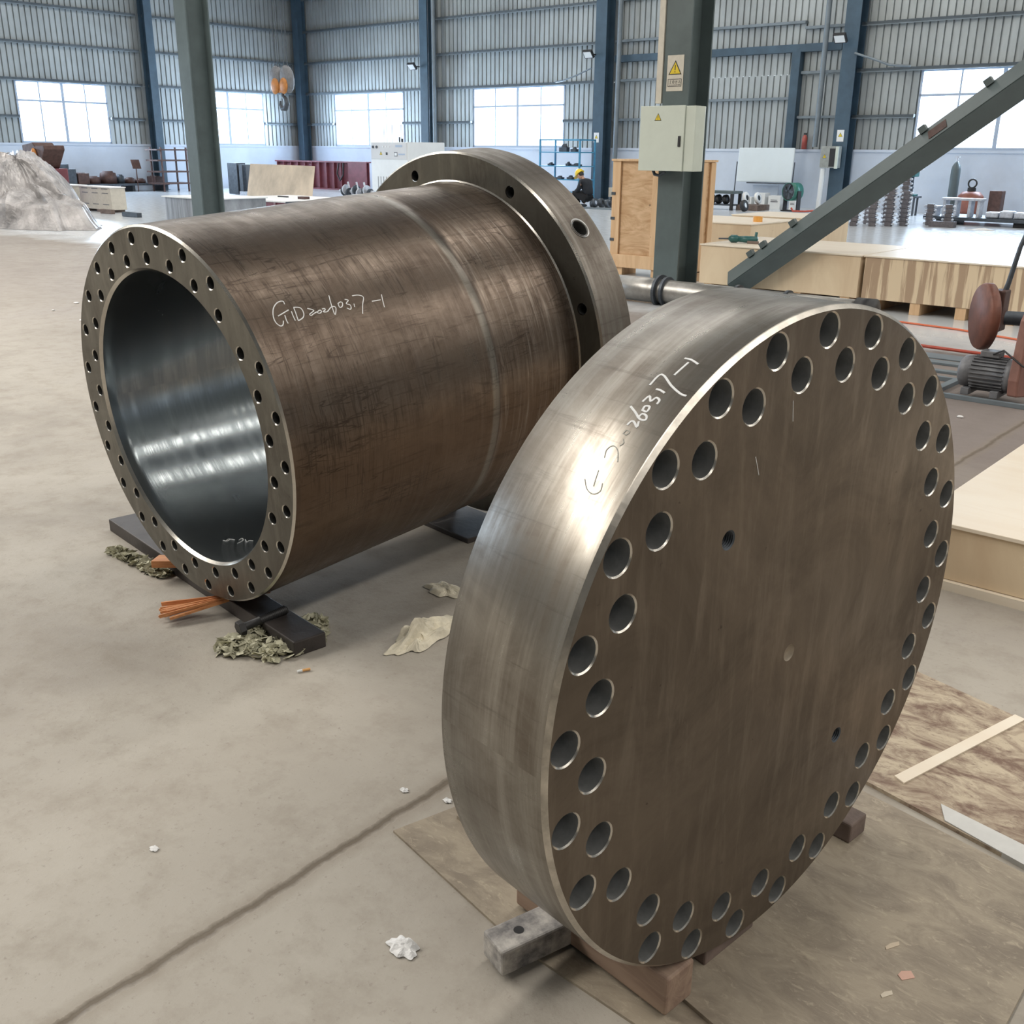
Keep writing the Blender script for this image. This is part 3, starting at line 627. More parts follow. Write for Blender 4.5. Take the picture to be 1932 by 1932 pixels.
# crumpled sheet helper
def crumple(name, lab, cat, a, b, sx, sy, h, mat, seed, n=22, yaw=0., zc=None):
    r = random.Random(seed); m = MB(); ctr = [(r.uniform(-1, 1), r.uniform(-1, 1), r.uniform(.3, 1), r.uniform(.1, .35)) for _ in range(14)]
    vs = []
    for j in range(n+1):
        for i in range(n+1):
            u, v = i/n*2-1, j/n*2-1; d = math.hypot(u, v); k = max(abs(u), abs(v)); 
            x, y = (u*k/d, v*k/d) if d > 0 else (0, 0)
            wob = 1+.10*math.sin(5*math.atan2(y, x)+seed)+.08*math.sin(9*math.atan2(y, x))
            z = sum(c[2]*max(0, 1-math.hypot(x-c[0], y-c[1])/(c[3]*2)) for c in ctr)/2.2
            z = z*(1-d**4*.0)*max(0, 1-math.hypot(x, y)**3)+r.uniform(0, .10)*(1-math.hypot(x, y)*.8)
            vs.append((x*sx*wob, y*sy*wob, .003+h*z))
    fs = [(j*(n+1)+i, j*(n+1)+i+1, (j+1)*(n+1)+i+1, (j+1)*(n+1)+i) for j in range(n) for i in range(n)]
    m.add(vs, fs); o = mkobj(name, m, mat); o.location = W(a, b, 0); o.rotation_euler = (0, 0, WY+yaw)
    sd = o.modifiers.new('s', 'SOLIDIFY'); sd.thickness = .002; return tag(o, lab, cat)
crumple('crumpled_paper', 'crumpled cream paper sheet on the floor between tube and disc', 'paper', -2.17, 2.10, .062, .17, .12, M_PAPER, 4, yaw=.1)
crumple('crumpled_paper', 'torn cream paper scrap behind the crumpled sheet, left of the disc', 'paper', -2.38, 2.40, .08, .055, .05, M_PAPER, 9)
crumple('foam_scrap', 'white foam scrap on the concrete left of the disc', 'foam', -1.216, 1.092, .036, .024, .03, M_FOAM, 3, 14)
for i, (a, b, lab) in enumerate(((-1.60, 1.46, 'tiny white foam crumb beside the slab joint'), (-1.49, 1.50, 'tiny foam crumb by the corner of the plywood'), (-1.86, .93, 'small pale foam crumb left of the slab joint'))):
    crumple('foam_scrap', lab, 'foam', a, b, .012, .009, .008, M_FOAM, 20+i, 8)
dbs = random.Random(5)
for nm_, ctr_, n_ in (('pale paint chips scattered on the concrete at the far left', (-9.5, 4.9), 16), ('white crumbs on the brown floor right of the disc', (-2.25, 6.2), 8)):
    m = MB()
    for i in range(n_):
        x, y = ctr_[0]+dbs.gauss(0, .9 if n_ > 10 else .15), ctr_[1]+dbs.gauss(0, .8 if n_ > 10 else .12)
        s = .02+dbs.random()*.035; m.ball((x, y, .006), s, s*.7, .008, 7, 4)
    o = mkobj('floor_crumbs', m, M_FOAM); o.rotation_euler = (0, 0, WY); tag(o, nm_, 'debris', None, 'stuff')
for a, b, sx, sy, c, lab in ((-.43, 1.67, .017, .012, (.72, .45, .36), 'small pink paper scrap on the plywood'), (-.48, 1.73, .02, .006, (.66, .55, .42), 'thin torn wood sliver on the plywood'), (-.44, 1.60, .015, .006, (.70, .62, .5), 'pale curled shaving nearest the plywood edge')):
    o = mkobj('paper_scrap', MB().prism([(-sx, -sy*.4), (sx*.6, -sy), (sx, sy*.3), (0, sy), (-sx*.8, sy*.7)], .0152, .0165), M('scrap_%d' % int(c[0]*1000), c, .7)); o.location = W(a, b, 0); o.rotation_euler = (0, 0, WY+1.2); tag(o, lab, 'scrap')
# ================================================================== mid distance, right
def crate(lab, a0, a1, b0, b1, z0, z1, T0=None, mat=None, feet=True, group=None, cat='crate', top=True, footx=None):
    ca, cb = (a0+a1)/2, (b0+b1)/2; hx, hy = (a1-a0)/2, (b1-b0)/2
    t = thing('plywood_crate', lab, cat, W(ca, cb, 0), WY, group)
    mkobj('crate_body', MB().box(-hx, hx, -hy, hy, z0, z1-.015), mat or M_PLY, t, .003)
    if top: mkobj('lid', MB().box(-hx-.012, hx+.012, -hy-.012, hy+.012, z1-.015, z1), M_PLYTOP, t, .002)
    if feet:
        n = max(2, round((a1-a0)/.42))
        for i in range(n):
            x = -hx+.06+(2*hx-.24)*i/(n-1)
            mkobj('skid', MB().box(x, x+.10, -hy+.01, hy-.01, 0, z0), M_PINE, t, .002)
    return t
crate('long plywood crate with vertical dark grain, behind the cutting machine', -4.17, -1.3, 10.24, 11.6, .115, .54, mat=M_PLYG)
crate('long pale plywood crate starting at the base of the grey-green column', -6.05, -4.21, 10.22, 11.6, .115, .54)
crate('low pale plywood crate of the second row with the orange tape roll on its lid', -8.2, -6.80, 12.73, 14.1, .10, .60)
crate('pale plywood crate farthest back, behind the tape roll', -8.3, -6.9, 14.9, 16.1, .10, .58)
tg = crate('pale plywood crate with white lid at the right frame edge', -1.16, 1.6, 3.64, 6.05, .035, .25, feet=False)
mkobj('base_board', MB().box(-1.40, 1.40, -1.225, 1.2, 0, .034), M_PLYTOP, tg)
# upright slatted crate
uc = thing('upright_crate', 'tall pine crate with battens standing left of the grey-green column', 'crate', W(-7.15, 11.22, 0))
mkobj('panel', MB().box(-.68, .53, -.16, .16, .12, 1.385), M_PINEP, uc, .002)
for x in (-.72, -.12, .43): mkobj('batten', MB().box(x, x+.12, -.19, -.162, .12, 1.39), M_PINE, uc, .003)
mkobj('batten', MB().box(-.72, .55, -.20, -.162, .10, .26), M_PINE, uc, .003)
for y in (-.15, .04): mkobj('batten', MB().box(.532, .555, y, y+.11, .12, 1.38), M_PINE, uc, .003)
mkobj('lid', MB().box(-.73, .56, -.21, .18, 1.385, 1.41), M_PINE, uc, .002)
for x in (-.66, -.1, .40): mkobj('skid', MB().box(x, x+.12, -.16, .16, 0, .10), M_PINE, uc, .002)
for z in (.42, .68, .98): mkobj('corner_clip', MB().box(-.725, -.665, -.197, -.191, z, z+.035), M_DKSTEEL, uc)
# switch box on the column
eb = thing('switch_box', 'cream electrical switch box with a yellow triangle on the grey-green column', 'switch box', W(-6.43, 9.99, 1.30))
mkobj('box_body', MB().box(-.34, .345, .0, .20, 0, .66), M_CREAM, eb, .006)
mkobj('door', MB().box(-.345, .22, -.018, -.001, 0, .665), M_CREAM, eb, .004)
mkobj('lock', MB().box(.155, .185, -.03, -.0185, .25, .36), M_BLACK, eb, .004)
def tri(parent, x, z, s, y, glyph=True):
    mkobj('warning_triangle', MB().prism([(x-s*.5, z), (x+s*.5, z), (x, z+s*.87)], 0, .001, Matrix(((1, 0, 0, 0), (0, 0, -1, y), (0, 1, 0, 0), (0, 0, 0, 1)))), M_BLACK, parent)
    k = .80; cz = z+s*.29
    mkobj('warning_triangle_face', MB().prism([(x-s*.5*k, cz-s*.29*k), (x+s*.5*k, cz-s*.29*k), (x, cz+s*.58*k)], 0, .001, Matrix(((1, 0, 0, 0), (0, 0, -1, y-.001), (0, 1, 0, 0), (0, 0, 0, 1)))), M_SIGNY, parent)
    if glyph:
        mkobj('mark', MB().box(x-s*.03, x+s*.03, y-.003, y-.002, z+s*.27, z+s*.58).box(x-s*.03, x+s*.03, y-.003, y-.002, z+s*.14, z+s*.20), M_BLACK, parent)
tri(eb, -.115, .515, .088, -.018)
mkobj('cable_gland', MB().tube([(-.22, .10, 0), (-.20, .10, -.04), (-.15, .11, -.05), (-.08, .12, -.01)], .018, 8), M_DKSTEEL, eb)
sg = thing('warning_sign', 'off-white warning sign with a yellow triangle on the grey-green column', 'sign', W(-6.50, 10.199, 2.12))
mkobj('sign_plate', MB().box(-.108, .100, -.004, 0, 0, .36), M_SIGNW, sg, .004)
tri(sg, -.004, .165, .165, -.005)
fr = MB()
for b_x in ((-.09, .082, .045, .05), (-.09, .082, .118, .123), (-.09, -.085, .045, .123), (.077, .082, .045, .123)): fr.box(b_x[0], b_x[1], -.0055, -.0045, b_x[2], b_x[3])
mkobj('caption_frame', fr, M_BLACK, sg)
# caption: four characters of the hazard notice and the small line under them
def glyph(mb, x, z, s, strokes):
    for x0, z0, x1, z1 in strokes:
        w_ = .07*s; mb.box(x+min(x0, x1)*s-w_/2, x+max(x0, x1)*s+w_/2, -.0062, -.0052, z+min(z0, z1)*s-w_/2, z+max(z0, z1)*s+w_/2)
GL = [[(.5, 0, .5, 1), (.1, .9, .9, .9), (.2, .5, .8, .5), (0, 0, 1, 0)], [(.1, .1, .1, .9), (.9, .1, .9, .9), (.1, .9, .9, .9), (.1, .5, .9, .5), (.1, .1, .9, .1), (.5, 0, .5, 1)],
      [(0, .75, 1, .75), (.3, .5, .3, 1), (.7, .5, .7, 1), (.2, .4, .8, .4), (.2, 0, .8, 0), (.2, 0, .2, .4), (.8, 0, .8, .4)], [(.1, .9, .9, .9), (.1, .5, .9, .5), (.5, 0, .5, .9), (.1, 0, .1, .5), (.9, 0, .9, .5)]]
g_ = MB()
for i, st_ in enumerate(GL): glyph(g_, -.072+i*.038, .077, .030, st_)
for i in range(9): g_.box(-.07+i*.016, -.062+i*.016, -.006, -.005, .058, .066)
mkobj('caption', g_, M_BLACK, sg)
# brace -----------------------------------------------------------------
br = thing('diagonal_brace', 'grey-green steel angle brace slanting up to the right from the column foot', 'brace', W(-5.52, 9.93, .16))
dv = Vector((.9, 0, .67)).normalized(); L = 5.2
Tb = Matrix(((dv.x, 0, -dv.z, 0), (0, 1, 0, 0), (dv.z, 0, dv.x, 0), (0, 0, 0, 1)))
Tu = Tb @ Matrix.Rotation(PI/4, 4, 'X')
mkobj('upper_leg', MB().box(0, L, -.006, .006, 0, .20, Tb @ Matrix.Rotation(-PI/4, 4, 'X')), M_GREEN, br)
mkobj('lower_leg', MB().box(0, L, -.006, .006, -.20, -.004, Tb @ Matrix.Rotation(PI/4, 4, 'X')), M_GREEN, br)
mkobj('foot_plate', MB().box(-.12, .16, -.02, .22, -.16, -.13), M_GREEN, br)
for s_ in (.30, .47, .86, 2.35, 3.0): mkobj('cleat', MB().box(s_, s_+.07, .10, .16, .13, .19, Tb), M_GREEN, br)
mkobj('splice_plate', MB().box(2.42, 2.60, -.012, -.006, .03, .14, Tb @ Matrix.Rotation(-PI/4, 4, 'X')), M_RUST, br)
# roller / pipe assembly lying behind the disc
pa = thing('flanged_roller', 'long dull steel roller with collars lying on the floor behind the disc', 'roller', W(-5.6, 9.15, .135), WY)
rx = Matrix.Rotation(PI/2, 4, 'Y')
mkobj('roller_tube', MB().rev([(.0001, -.9), (.125, -.9), (.125, -.35), (.118, -.33), (.125, -.28), (.118, -.1), (.118, .0), (.112, 1.9), (.0001, 1.9)], 40, rx), M_PIPE, pa)
for x, r in ((-.28, .165), (-.20, .150), (.62, .14), (1.15, .135)): mkobj('collar', MB().rev([(.11, x), (r, x), (r, x+.03), (.11, x+.03)], 40, rx, False), M_DKSTEEL, pa)
mkobj('end_cap', MB().rev([(.0001, 1.85), (.133, 1.85), (.133, 2.02), (.05, 2.04), (.0001, 2.04)], 32, rx), M_BLACK, pa)
# power tool on the crate lid, tape roll
pt = thing('power_drill', 'dark green hand power tool lying on the crate lid beside the column', 'power tool', W(-5.72, 10.62, .541), WY+.15)
mkobj('motor_body', MB().rev([(.0001, -.08), (.032, -.08), (.038, 0), (.034, .13), (.0001, .14)], 16, Matrix.Translation((0, 0, .042)) @ rx), M_TEAL, pt)
mkobj('gear_head', MB().rev([(.0001, -.20), (.02, -.2), (.042, -.17), (.042, -.11), (.028, -.08)], 16, Matrix.Translation((0, 0, .042)) @ rx), M_TEAL, pt)
mkobj('drill_bit', MB().cyl((-.32, 0, .035), (-.2, 0, .04), .009, 8), M_DKSTEEL, pt)
mkobj('handle', MB().box(.03, .16, -.05, -.015, .0, .03), M_BRK, pt, .006)
mkobj('side_handle', MB().cyl((.11, 0, .06), (.11, .02, .12), .016, 10), M_TEAL, pt)
tr_ = mkobj('tape_roll', MB().rev([(.04, 0), (.065, 0), (.065, .07), (.04, .07)], 24, None, False, True), M('orange_tape', (.85, .42, .10), .4)); tr_.location = W(-6.98, 13.25, .6); tag(tr_, 'orange roll of tape on the low plywood crate', 'tape roll')
# cut-off machine
cm = thing('cutting_machine', 'rusty cut-off saw with red-brown blade guard and grey motor, right edge', 'cutting machine', W(-1.95, 6.95, 0), WY)
mkobj('base_frame', MB().box(-.42, .9, -.16, -.13, .0, .03).box(-.42, .9, .36, .39, .0, .03).box(-.30, -.25, -.13, .36, .0, .03).box(.4, .45, -.13, .36, 0, .03), M_PURLIN, cm, .002)
mo = mkobj('motor', MB().rev([(.0001, -.17), (.07, -.17), (.098, -.15), (.105, -.10), (.100, -.095), (.100, .12), (.108, .12), (.108, .17), (.05, .19), (.0001, .19)], 28, Matrix.Translation((.02, .0, .165)) @ rx), M_MOTOR, cm)
fn = MB()
for k in range(26):
    a = 2*PI*k/26; fn.box(-.085, .12, -.0025, .0025, .098, .114, Matrix.Translation((.02, 0, .165)) @ Matrix.Rotation(a, 4, 'X'))
mkobj('cooling_fins', fn, M_MOTOR, mo)
mkobj('terminal_box', MB().box(-.03, .09, -.05, .05, .275, .315), M_MOTOR, mo, .006)
for x in (-.08, .10): mkobj('foot', MB().box(x-.02, x+.03, -.11, .11, .03, .075), M_MOTOR, mo, .003)
bl = Matrix.Translation((-.10, .16, .50)) @ Matrix.Rotation(.62, 4, 'Z') @ rx
gd = mkobj('blade_guard', MB().rev([(.0001, -.035), (.205, -.035), (.215, -.015), (.215, .02), (.19, .035), (.0001, .035)], 40, bl), M('red_brown_guard', (.20, .075, .05), .5, .2, .45, 7), cm)
mkobj('spindle', MB().cyl((-.08, .17, .50), (.50, .34, .50), .045, 20), M_DKSTEEL, cm)
mkobj('belt_guard', MB().prism([(-.09, -.05), (.09, -.05), (.11, .05), (.11, .42), (.07, .50), (-.06, .50), (-.10, .42), (-.11, .05)], -.035, .035, Matrix.Translation((.235, -.02, .10)) @ Matrix.Rotation(-.10, 4, 'X') @ Matrix.Rotation(PI/2, 4, 'X') @ Matrix.Rotation(PI/2-.25, 4, 'Y')), M('brown_red_guard', (.30, .15, .12), .5, .1, .3, 6), cm, .01)
mkobj('lever_arm', MB().tube([(-.03, .18, .55), (.0, .20, .72), (.03, .22, .95), (.08, .24, 1.12)], [.022, .016, .014, .02], 10), M_DKSTEEL, cm)
mkobj('lever_grip', MB().tube([(.06, .232, 1.05), (.10, .25, 1.19)], .026, 12), M_RED, cm)
mkobj('bracket_arm', MB().box(-.06, .02, .10, .22, .42, .68), M_RUST, cm, .008)
mkobj('power_cable', MB().tube([(.05, -.05, .30), (.12, -.10, .34), (.25, -.12, .26), (.5, -.14, .2), (.8, -.1, .1)], .006, 6), M_BLACK, cm)
tag(mkobj('orange_hose', MB().tube([W(-3.55, 8.9, .033), W(-3.42, 8.75, .033), W(-3.2, 8.55, .033), W(-2.9, 8.42, .033), W(-2.5, 8.40, .033), W(-1.9, 8.38, .033), W(-1.2, 8.35, .033)], .013, 8), M_RED), 'thin red hose on the floor between the disc and the cutting machine', 'hose')
tag(mkobj('orange_cable', MB().tube([W(-4.3, 9.75, .01), W(-3.7, 9.7, .01), W(-3.0, 9.62, .01), W(-2.2, 9.35, .01), W(-1.5, 9.2, .01)], .009, 8), M_ORHOSE), 'faint orange cable on the floor just in front of the grained crate', 'cable')
for i, (b, z, lab, w_) in enumerate(((7.95, .018, 'long pale steel flat bar on the floor behind the motor', .11), (7.62, .018, 'second long steel flat bar nearer the motor', .07), (8.22, .010, 'wide grey plate on the floor under the red hose', .2))):
    rbox('steel_bar', lab, 'steel bar', -3.3, -.7, b-w_/2, b+w_/2, 0, z, M_PURLIN, .002, 'flat bars by the cutting machine', yaw=.03)
# ================================================================== far right group
def stack(lab, a, b, n, yaw, seed):
    r = random.Random(seed); t = thing('casting_stack', lab, 'stack of castings', W(a, b, 0), WY+yaw, 'stacks of toothed castings')
    for i in range(n):
        z = .002+i*.092; dx = r.uniform(-.012, .012)
        c_ = mkobj('casting', MB().box(-.07+dx, .07+dx, -.06, .06, z, z+.086), M_CAST, t, .006); m = MB()
        for sx in (-1, 1): m.ball((sx*.098+dx, -.02, z+.045), .034, .045, .026, 10, 6); 
        m.box(-.11+dx, .11+dx, -.05, .03, z+.03, z+.05)
        mkobj('teeth', m, M_CAST2, c_)
    return t
M_CAST = M('grey_brown_casting', (.17, .155, .165), .55, .3, .35, 22, (1, 1, 1), .2); M_CAST2 = M('frosted_casting', (.66, .70, .78), .5, .2, .2, 22)
CS = [(-9.78, 22.25, 6, 'front'), (-9.50, 22.45, 9, 'front'), (-9.18, 22.65, 9, 'front'), (-8.92, 22.95, 9, 'front'), (-8.72, 23.3, 8, 'front'), (-9.55, 23.3, 9, 'rear'), (-9.22, 23.55, 11, 'rear'), (-8.95, 23.8, 12, 'rear')]
for i, (a, b, n, w_) in enumerate(CS):
    lab = ['leftmost low stack of toothed castings, partly behind the brace', 'second stack of castings from the left in the front row', 'middle stack of castings in the front row', 'fourth stack of castings in the front row', 'rightmost tall stack of castings in the front row',
           'left stack of castings in the back row under the brace', 'middle stack of castings in the back row', 'tallest stack of castings, back row right'][i]
    stack(lab, a, b, n, .2*math.sin(i), i)
stack('shorter stack of castings right of the tall ones', -8.42, 24.0, 5, .1, 30); stack('short stack of castings at the right end of the group', -8.02, 24.0, 5, .3, 31)
rbox('steel_block', 'low dark steel block on the floor right of the casting stacks', 'block', -8.25, -7.72, 23.5, 23.7, 0, .12, M_CAST, .004)
bt_ = thing('steel_bench_plate', 'low dark steel table plate with parts on it by the right wall', 'table', W(-7.6, 25.0, 0), WY-.05)
mkobj('table_top', MB().box(-1.15, 3.2, -.5, .9, .10, .17), M_DKSTEEL, bt_, .004)
for x in (-.9, .8, 2.6): mkobj('support', MB().box(x, x+.25, -.35, .7, 0, .10), M_BLACK, bt_)
def frame_part(lab, a, b, w_, h):
    t = thing('machined_frame', lab, 'machined frame', W(a, b, .175), WY-.05, 'pale parts on the low steel table')
    mkobj('top_plate', MB().box(-w_, w_, -.15, .15, h-.05, h), M_LTSTEEL, t, .005)
    for x in (-w_+.03, -w_*.35, w_*.35, w_-.09): mkobj('leg', MB().box(x, x+.06, -.12, .12, 0, h-.05), M_LTSTEEL, t, .004)
frame_part('pale open frame casting on the low steel table', -7.98, 24.75, .44, .40)
frame_part('small pale ribbed part at the left end of the low steel table', -8.62, 24.7, .16, .22)
for i, (a, h) in enumerate(((-7.3, .13), (-7.0, .16), (-6.7, .14))):
    rbox('casting_block', ['flat pale casting right of the open frame', 'pale casting second from the right on the low steel table', 'rightmost pale casting on the low steel table'][i], 'casting', a-.14, a+.14, 24.6, 24.9, .176, .176+h, M_LTSTEEL, .03, 'pale parts on the low steel table')
crumple('white_plastic', 'white plastic scrap on the pale floor before the low steel table', 'plastic', -7.05, 23.2, .30, .10, .06, M_FOAM, 41)
# drill press
dp = thing('drill_press', 'small green and white drill press on a stand against the back wall', 'drill press', W(-10.2, 27.4, 0))
for x in (-.18, .14):
    for y in (-.12, .12): mkobj('stand_leg', MB().box(x, x+.04, y, y+.04, 0, .44), M_DKSTEEL, dp)
mkobj('stand_top', MB().box(-.24, .24, -.18, .2, .44, .48), M_DKSTEEL, dp)
mkobj('base', MB().box(-.16, .16, -.14, .14, .48, .53), M_TEAL, dp, .01)
mkobj('pillar', MB().cyl((0, .06, .53), (0, .06, 1.2), .04, 14), M_DKSTEEL, dp)
mkobj('work_table', MB().box(-.22, .06, -.14, .06, .66, .71), M_DKSTEEL, dp, .01)
mkobj('head', MB().box(-.10, .14, -.2, .12, .95, 1.12), M_TEAL, dp, .02)
mkobj('belt_cover', MB().box(-.06, .24, -.25, .16, 1.12, 1.26), M_WHITE, dp, .03)
mkobj('drill_motor', MB().cyl((-.16, .0, 1.06), (-.16, 0, 1.24), .07, 14), M_TEAL, dp)
mkobj('spindle', MB().cyl((-.03, -.12, .78), (-.03, -.12, .95), .028, 12), M_DKSTEEL, dp)
gc = thing('gas_cylinder', 'tall grey gas cylinder standing against the back wall', 'gas cylinder', W(-9.40, 28.2, 0))
mkobj('cylinder_body', MB().rev([(.0001, 0), (.115, 0), (.118, .03), (.118, 1.12), (.10, 1.22), (.05, 1.30), (.035, 1.33), (.0001, 1.33)], 24), M('gas_bottle_grey', (.10, .13, .14), .4, .1, .1, 3), gc)
mkobj('valve', MB().cyl((0, 0, 1.33), (0, 0, 1.43), .025, 10).box(-.05, .05, -.015, .015, 1.42, 1.45), M_LTSTEEL, gc)
rm_ = thing('pressure_pot', 'red-brown pot with a black ring handle beside the grey gas cylinder', 'pot', W(-8.75, 27.6, 0))
mkobj('pot_body', MB().rev([(.0001, .1), (.26, .1), (.30, .18), (.30, .52), (.20, .62), (.0001, .64)], 24), M('red_brown_enamel', (.28, .10, .07), .45, .1, .3, 5), rm_)
mkobj('pot_neck', MB().cyl((0, 0, .62), (0, 0, .72), .10, 16), M_BLACK, rm_)
mkobj('ring_handle', MB().tube([(.10*math.cos(t*PI/8), 0, .82+.10*math.sin(t*PI/8)) for t in range(16)], .022, 8, False, True), M_BLACK, rm_)
for k in range(3): mkobj('leg', MB().cyl((.2*math.cos(k*2.1), .2*math.sin(k*2.1), 0), (.2*math.cos(k*2.1), .2*math.sin(k*2.1), .12), .02, 8), M_BLACK, rm_)
bx2 = rbox('red_gas_bottle_case', 'small red-brown case behind the red-brown pot', 'case', -8.35, -8.05, 27.7, 28.0, 0, .66, M_RUST, .02)
# whiteboard, table, fan, boxes
wbd = thing('whiteboard', 'white dry-erase board on a stand leaning near the back wall', 'whiteboard', W(-14.62, 27.9, 0))
Tw = Matrix.Translation((0, 0, .70)) @ Matrix.Rotation(-.06, 4, 'X')
mkobj('board', MB().box(-.88, .86, -.02, .02, 0, .93, Tw), M_GLASSW, wbd, .03)
mkobj('pen_tray', MB().box(-.5, .8, -.08, -.02, -.04, -.01, Tw), M_DKSTEEL, wbd)
for x in (-.92, .88): mkobj('stand_leg', MB().cyl((x, -.02, 0), (x, .05, 1.25), .016, 8), M_DKSTEEL, wbd)
tb = thing('work_table', 'dark metal work table with black rolls below, left of the whiteboard', 'table', W(-14.85, 26.1, 0))
mkobj('table_top', MB().box(-.62, .42, -.25, .3, .43, .50), M_GREEN, tb, .004)
for x in (-.6, .34): mkobj('leg', MB().box(x, x+.07, -.24, -.17, 0, .43), M_BLACK, tb); mkobj('leg', MB().box(x, x+.07, .2, .27, 0, .43), M_BLACK, tb)
mkobj('shelf', MB().box(-.6, .4, -.22, .28, .12, .15), M_DKSTEEL, tb)
def roll(name, lab, a, b, z, r, w_, mat, rim, group):
    t = thing(name, lab, 'wheel', W(a, b, z+r), WY, group)
    T = Matrix.Rotation(PI/2-.25, 4, 'Y')
    mkobj('tyre', MB().rev([(r*.45, -w_), (r*.9, -w_), (r, -w_*.6), (r, w_*.6), (r*.9, w_), (r*.45, w_)], 24, T), mat, t)
    mkobj('hub', MB().rev([(.0001, -w_*.8), (r*.46, -w_*.8), (r*.46, w_*.8), (.0001, w_*.8)], 20, T, False), rim, t)
for i, x in enumerate((-.35, -.15, .08)): roll('black_roll', ['leftmost black wheel on the shelf of the work table', 'middle black wheel on the shelf of the work table', 'right black wheel on the shelf of the work table'][i], -14.85+x, 26.1, .151, .125, .06, M_BLACK, M_DKSTEEL, 'wheels round the work table')
roll('disc_roll', 'white disc wheel standing right of the work table', -14.32, 26.4, .16, .16, .04, M_WHITE, M_BLACK, 'wheels round the work table')
roll('disc_roll', 'second white disc wheel beneath the whiteboard', -14.12, 26.7, .15, .16, .04, M_WHITE, M_BLACK, 'wheels round the work table')
roll('black_roll', 'black and white wheel on the floor before the white cartons', -13.98, 25.7, .0, .15, .06, M_BLACK, M_WHITE, 'wheels round the work table')
rbox('wooden_pallet', 'low brown wood skid carrying the white wheels', 'pallet', -14.5, -13.85, 26.2, 26.9, 0, .145, M_BRK, .004)
bt3 = thing('dark_bottle', 'dark bottle standing on the work table', 'bottle', W(-15.2, 26.05, .502))
mkobj('bottle_body', MB().rev([(.0001, 0), (.05, 0), (.05, .16), (.018, .22), (.018, .30), (.0001, .30)], 16), M_BLACK, bt3)
for i, (a0, a1, h, lab) in enumerate(((-15.02, -14.72, .30, 'left white carton with printed lines below the whiteboard'), (-14.62, -14.3, .42, 'tall white carton in the middle below the whiteboard'), (-14.2, -13.85, .36, 'right white carton with printed lines below the whiteboard'), (-13.55, -13.35, .26, 'small white carton behind the fan leg'))):
    t = thing('white_carton', lab, 'carton', W((a0+a1)/2, 27.6, 0), WY+(.12 if i == 2 else 0), 'white cartons below the whiteboard')
    w_ = (a1-a0)/2; mkobj('carton_body', MB().box(-w_, w_, -.15, .15, 0, h), M_WHITE, t, .004)
    if i != 1: mkobj('printed_line', MB().box(-w_*.6, w_*.6, -.152, -.151, h*.52, h*.60).box(-w_*.6, w_*.5, -.152, -.151, h*.66, h*.71), M_MOTOR, t)
rbox('cardboard_board', 'grey-white board leaning on the wall behind the cartons', 'board', -15.1, -14.3, 28.2, 28.25, 0, .62, M_PLINTH, .002)
fa_ = thing('drum_fan', 'round green drum fan on a black stand by the back wall', 'fan', W(-13.15, 26.8, 0), WY-.35)
Tf = Matrix.Translation((0, 0, .51)) @ Matrix.Rotation(PI/2, 4, 'X') @ Matrix.Rotation(.0, 4, 'Y')
mkobj('fan_drum', MB().rev([(.22, -.16), (.235, -.17), (.235, .17), (.22, .16)], 32, Tf), M('fan_green', (.03, .17, .13), .4), fa_)
mkobj('fan_guard', MB().rev([(.0001, .165), (.215, .165)], 32, Tf, False).rev([(.03, .172), (.05, .172), (.05, .166)], 20, Tf), M_BLACK, fa_)
bl_ = MB()
for k in range(5): bl_.add([(.03, -.01, 0), (.19, -.05, .02), (.20, .06, -.02), (.05, .05, 0)], [(0, 1, 2, 3)], Tf @ Matrix.Translation((0, 0, .174)) @ Matrix.Rotation(k*2*PI/5, 4, 'Z'))
mkobj('fan_blades', bl_, M_DKSTEEL, fa_)
for x in (-.26, .24): mkobj('stand_leg', MB().box(x-.01, x+.03, -.06, .06, 0, .53), M_BLACK, fa_)
mkobj('stand_foot', MB().box(-.28, .28, -.12, -.08, 0, .03).box(-.28, .28, .08, .12, 0, .03), M_BLACK, fa_)
tag(mkobj('red_hose', MB().tube([W(-13.0, 26.5, .1), W(-12.9, 26.4, .03), W(-12.6, 26.5, .03), W(-12.4, 26.7, .05)], .025, 8), M_RED), 'short red hose on the floor right of the drum fan', 'hose')
# grey switch box, small sign, fire extinguisher
sb = thing('grey_switch_box', 'grey switch box hanging open on the blue wall post near the fan', 'switch box', W(-12.80, 28.0, 1.12))
mkobj('box_body', MB().box(-.22, .28, 0, .22, 0, .56), M('box_grey', (.33, .35, .33), .5), sb, .006)
mkobj('open_inside', MB().box(.04, .21, -.006, -.001, .03, .50), M_BLACK, sb)
mkobj('open_door', MB().box(-.02, .0, -.001, .0, 0, .01).box(.22, .30, -.04, -.002, -.02, .55), M_CREAM, sb, .003)
tri(sb, -.10, .25, .12, -.001)
for lab, a, b, z in (('small white sign with yellow triangle above the grey switch box', -12.62, 28.249, 1.80), ('small white sign on the post beside the blue shelf', -20.86, 28.249, 1.76)):
    t = thing('hazard_sign', lab, 'sign', W(a, b, z), WY, 'small hazard signs on the wall posts'); mkobj('sign_plate', MB().box(-.10, .10, -.006, -.001, 0, .30), M_WHITE, t); tri(t, 0, .12, .13, -.007, False)
fe = thing('fire_extinguisher', 'red fire extinguisher standing on the wall ledge above the whiteboard', 'fire extinguisher', W(-13.82, 28.60, 1.6))
mkobj('extinguisher_body', MB().rev([(.0001, 0), (.075, 0), (.075, .30), (.04, .37), (.02, .38), (.0001, .38)], 18), M('extinguisher_red', (.45, .10, .08), .4), fe)
mkobj('valve', MB().box(-.04, .05, -.015, .015, .38, .43), M_BLACK, fe)
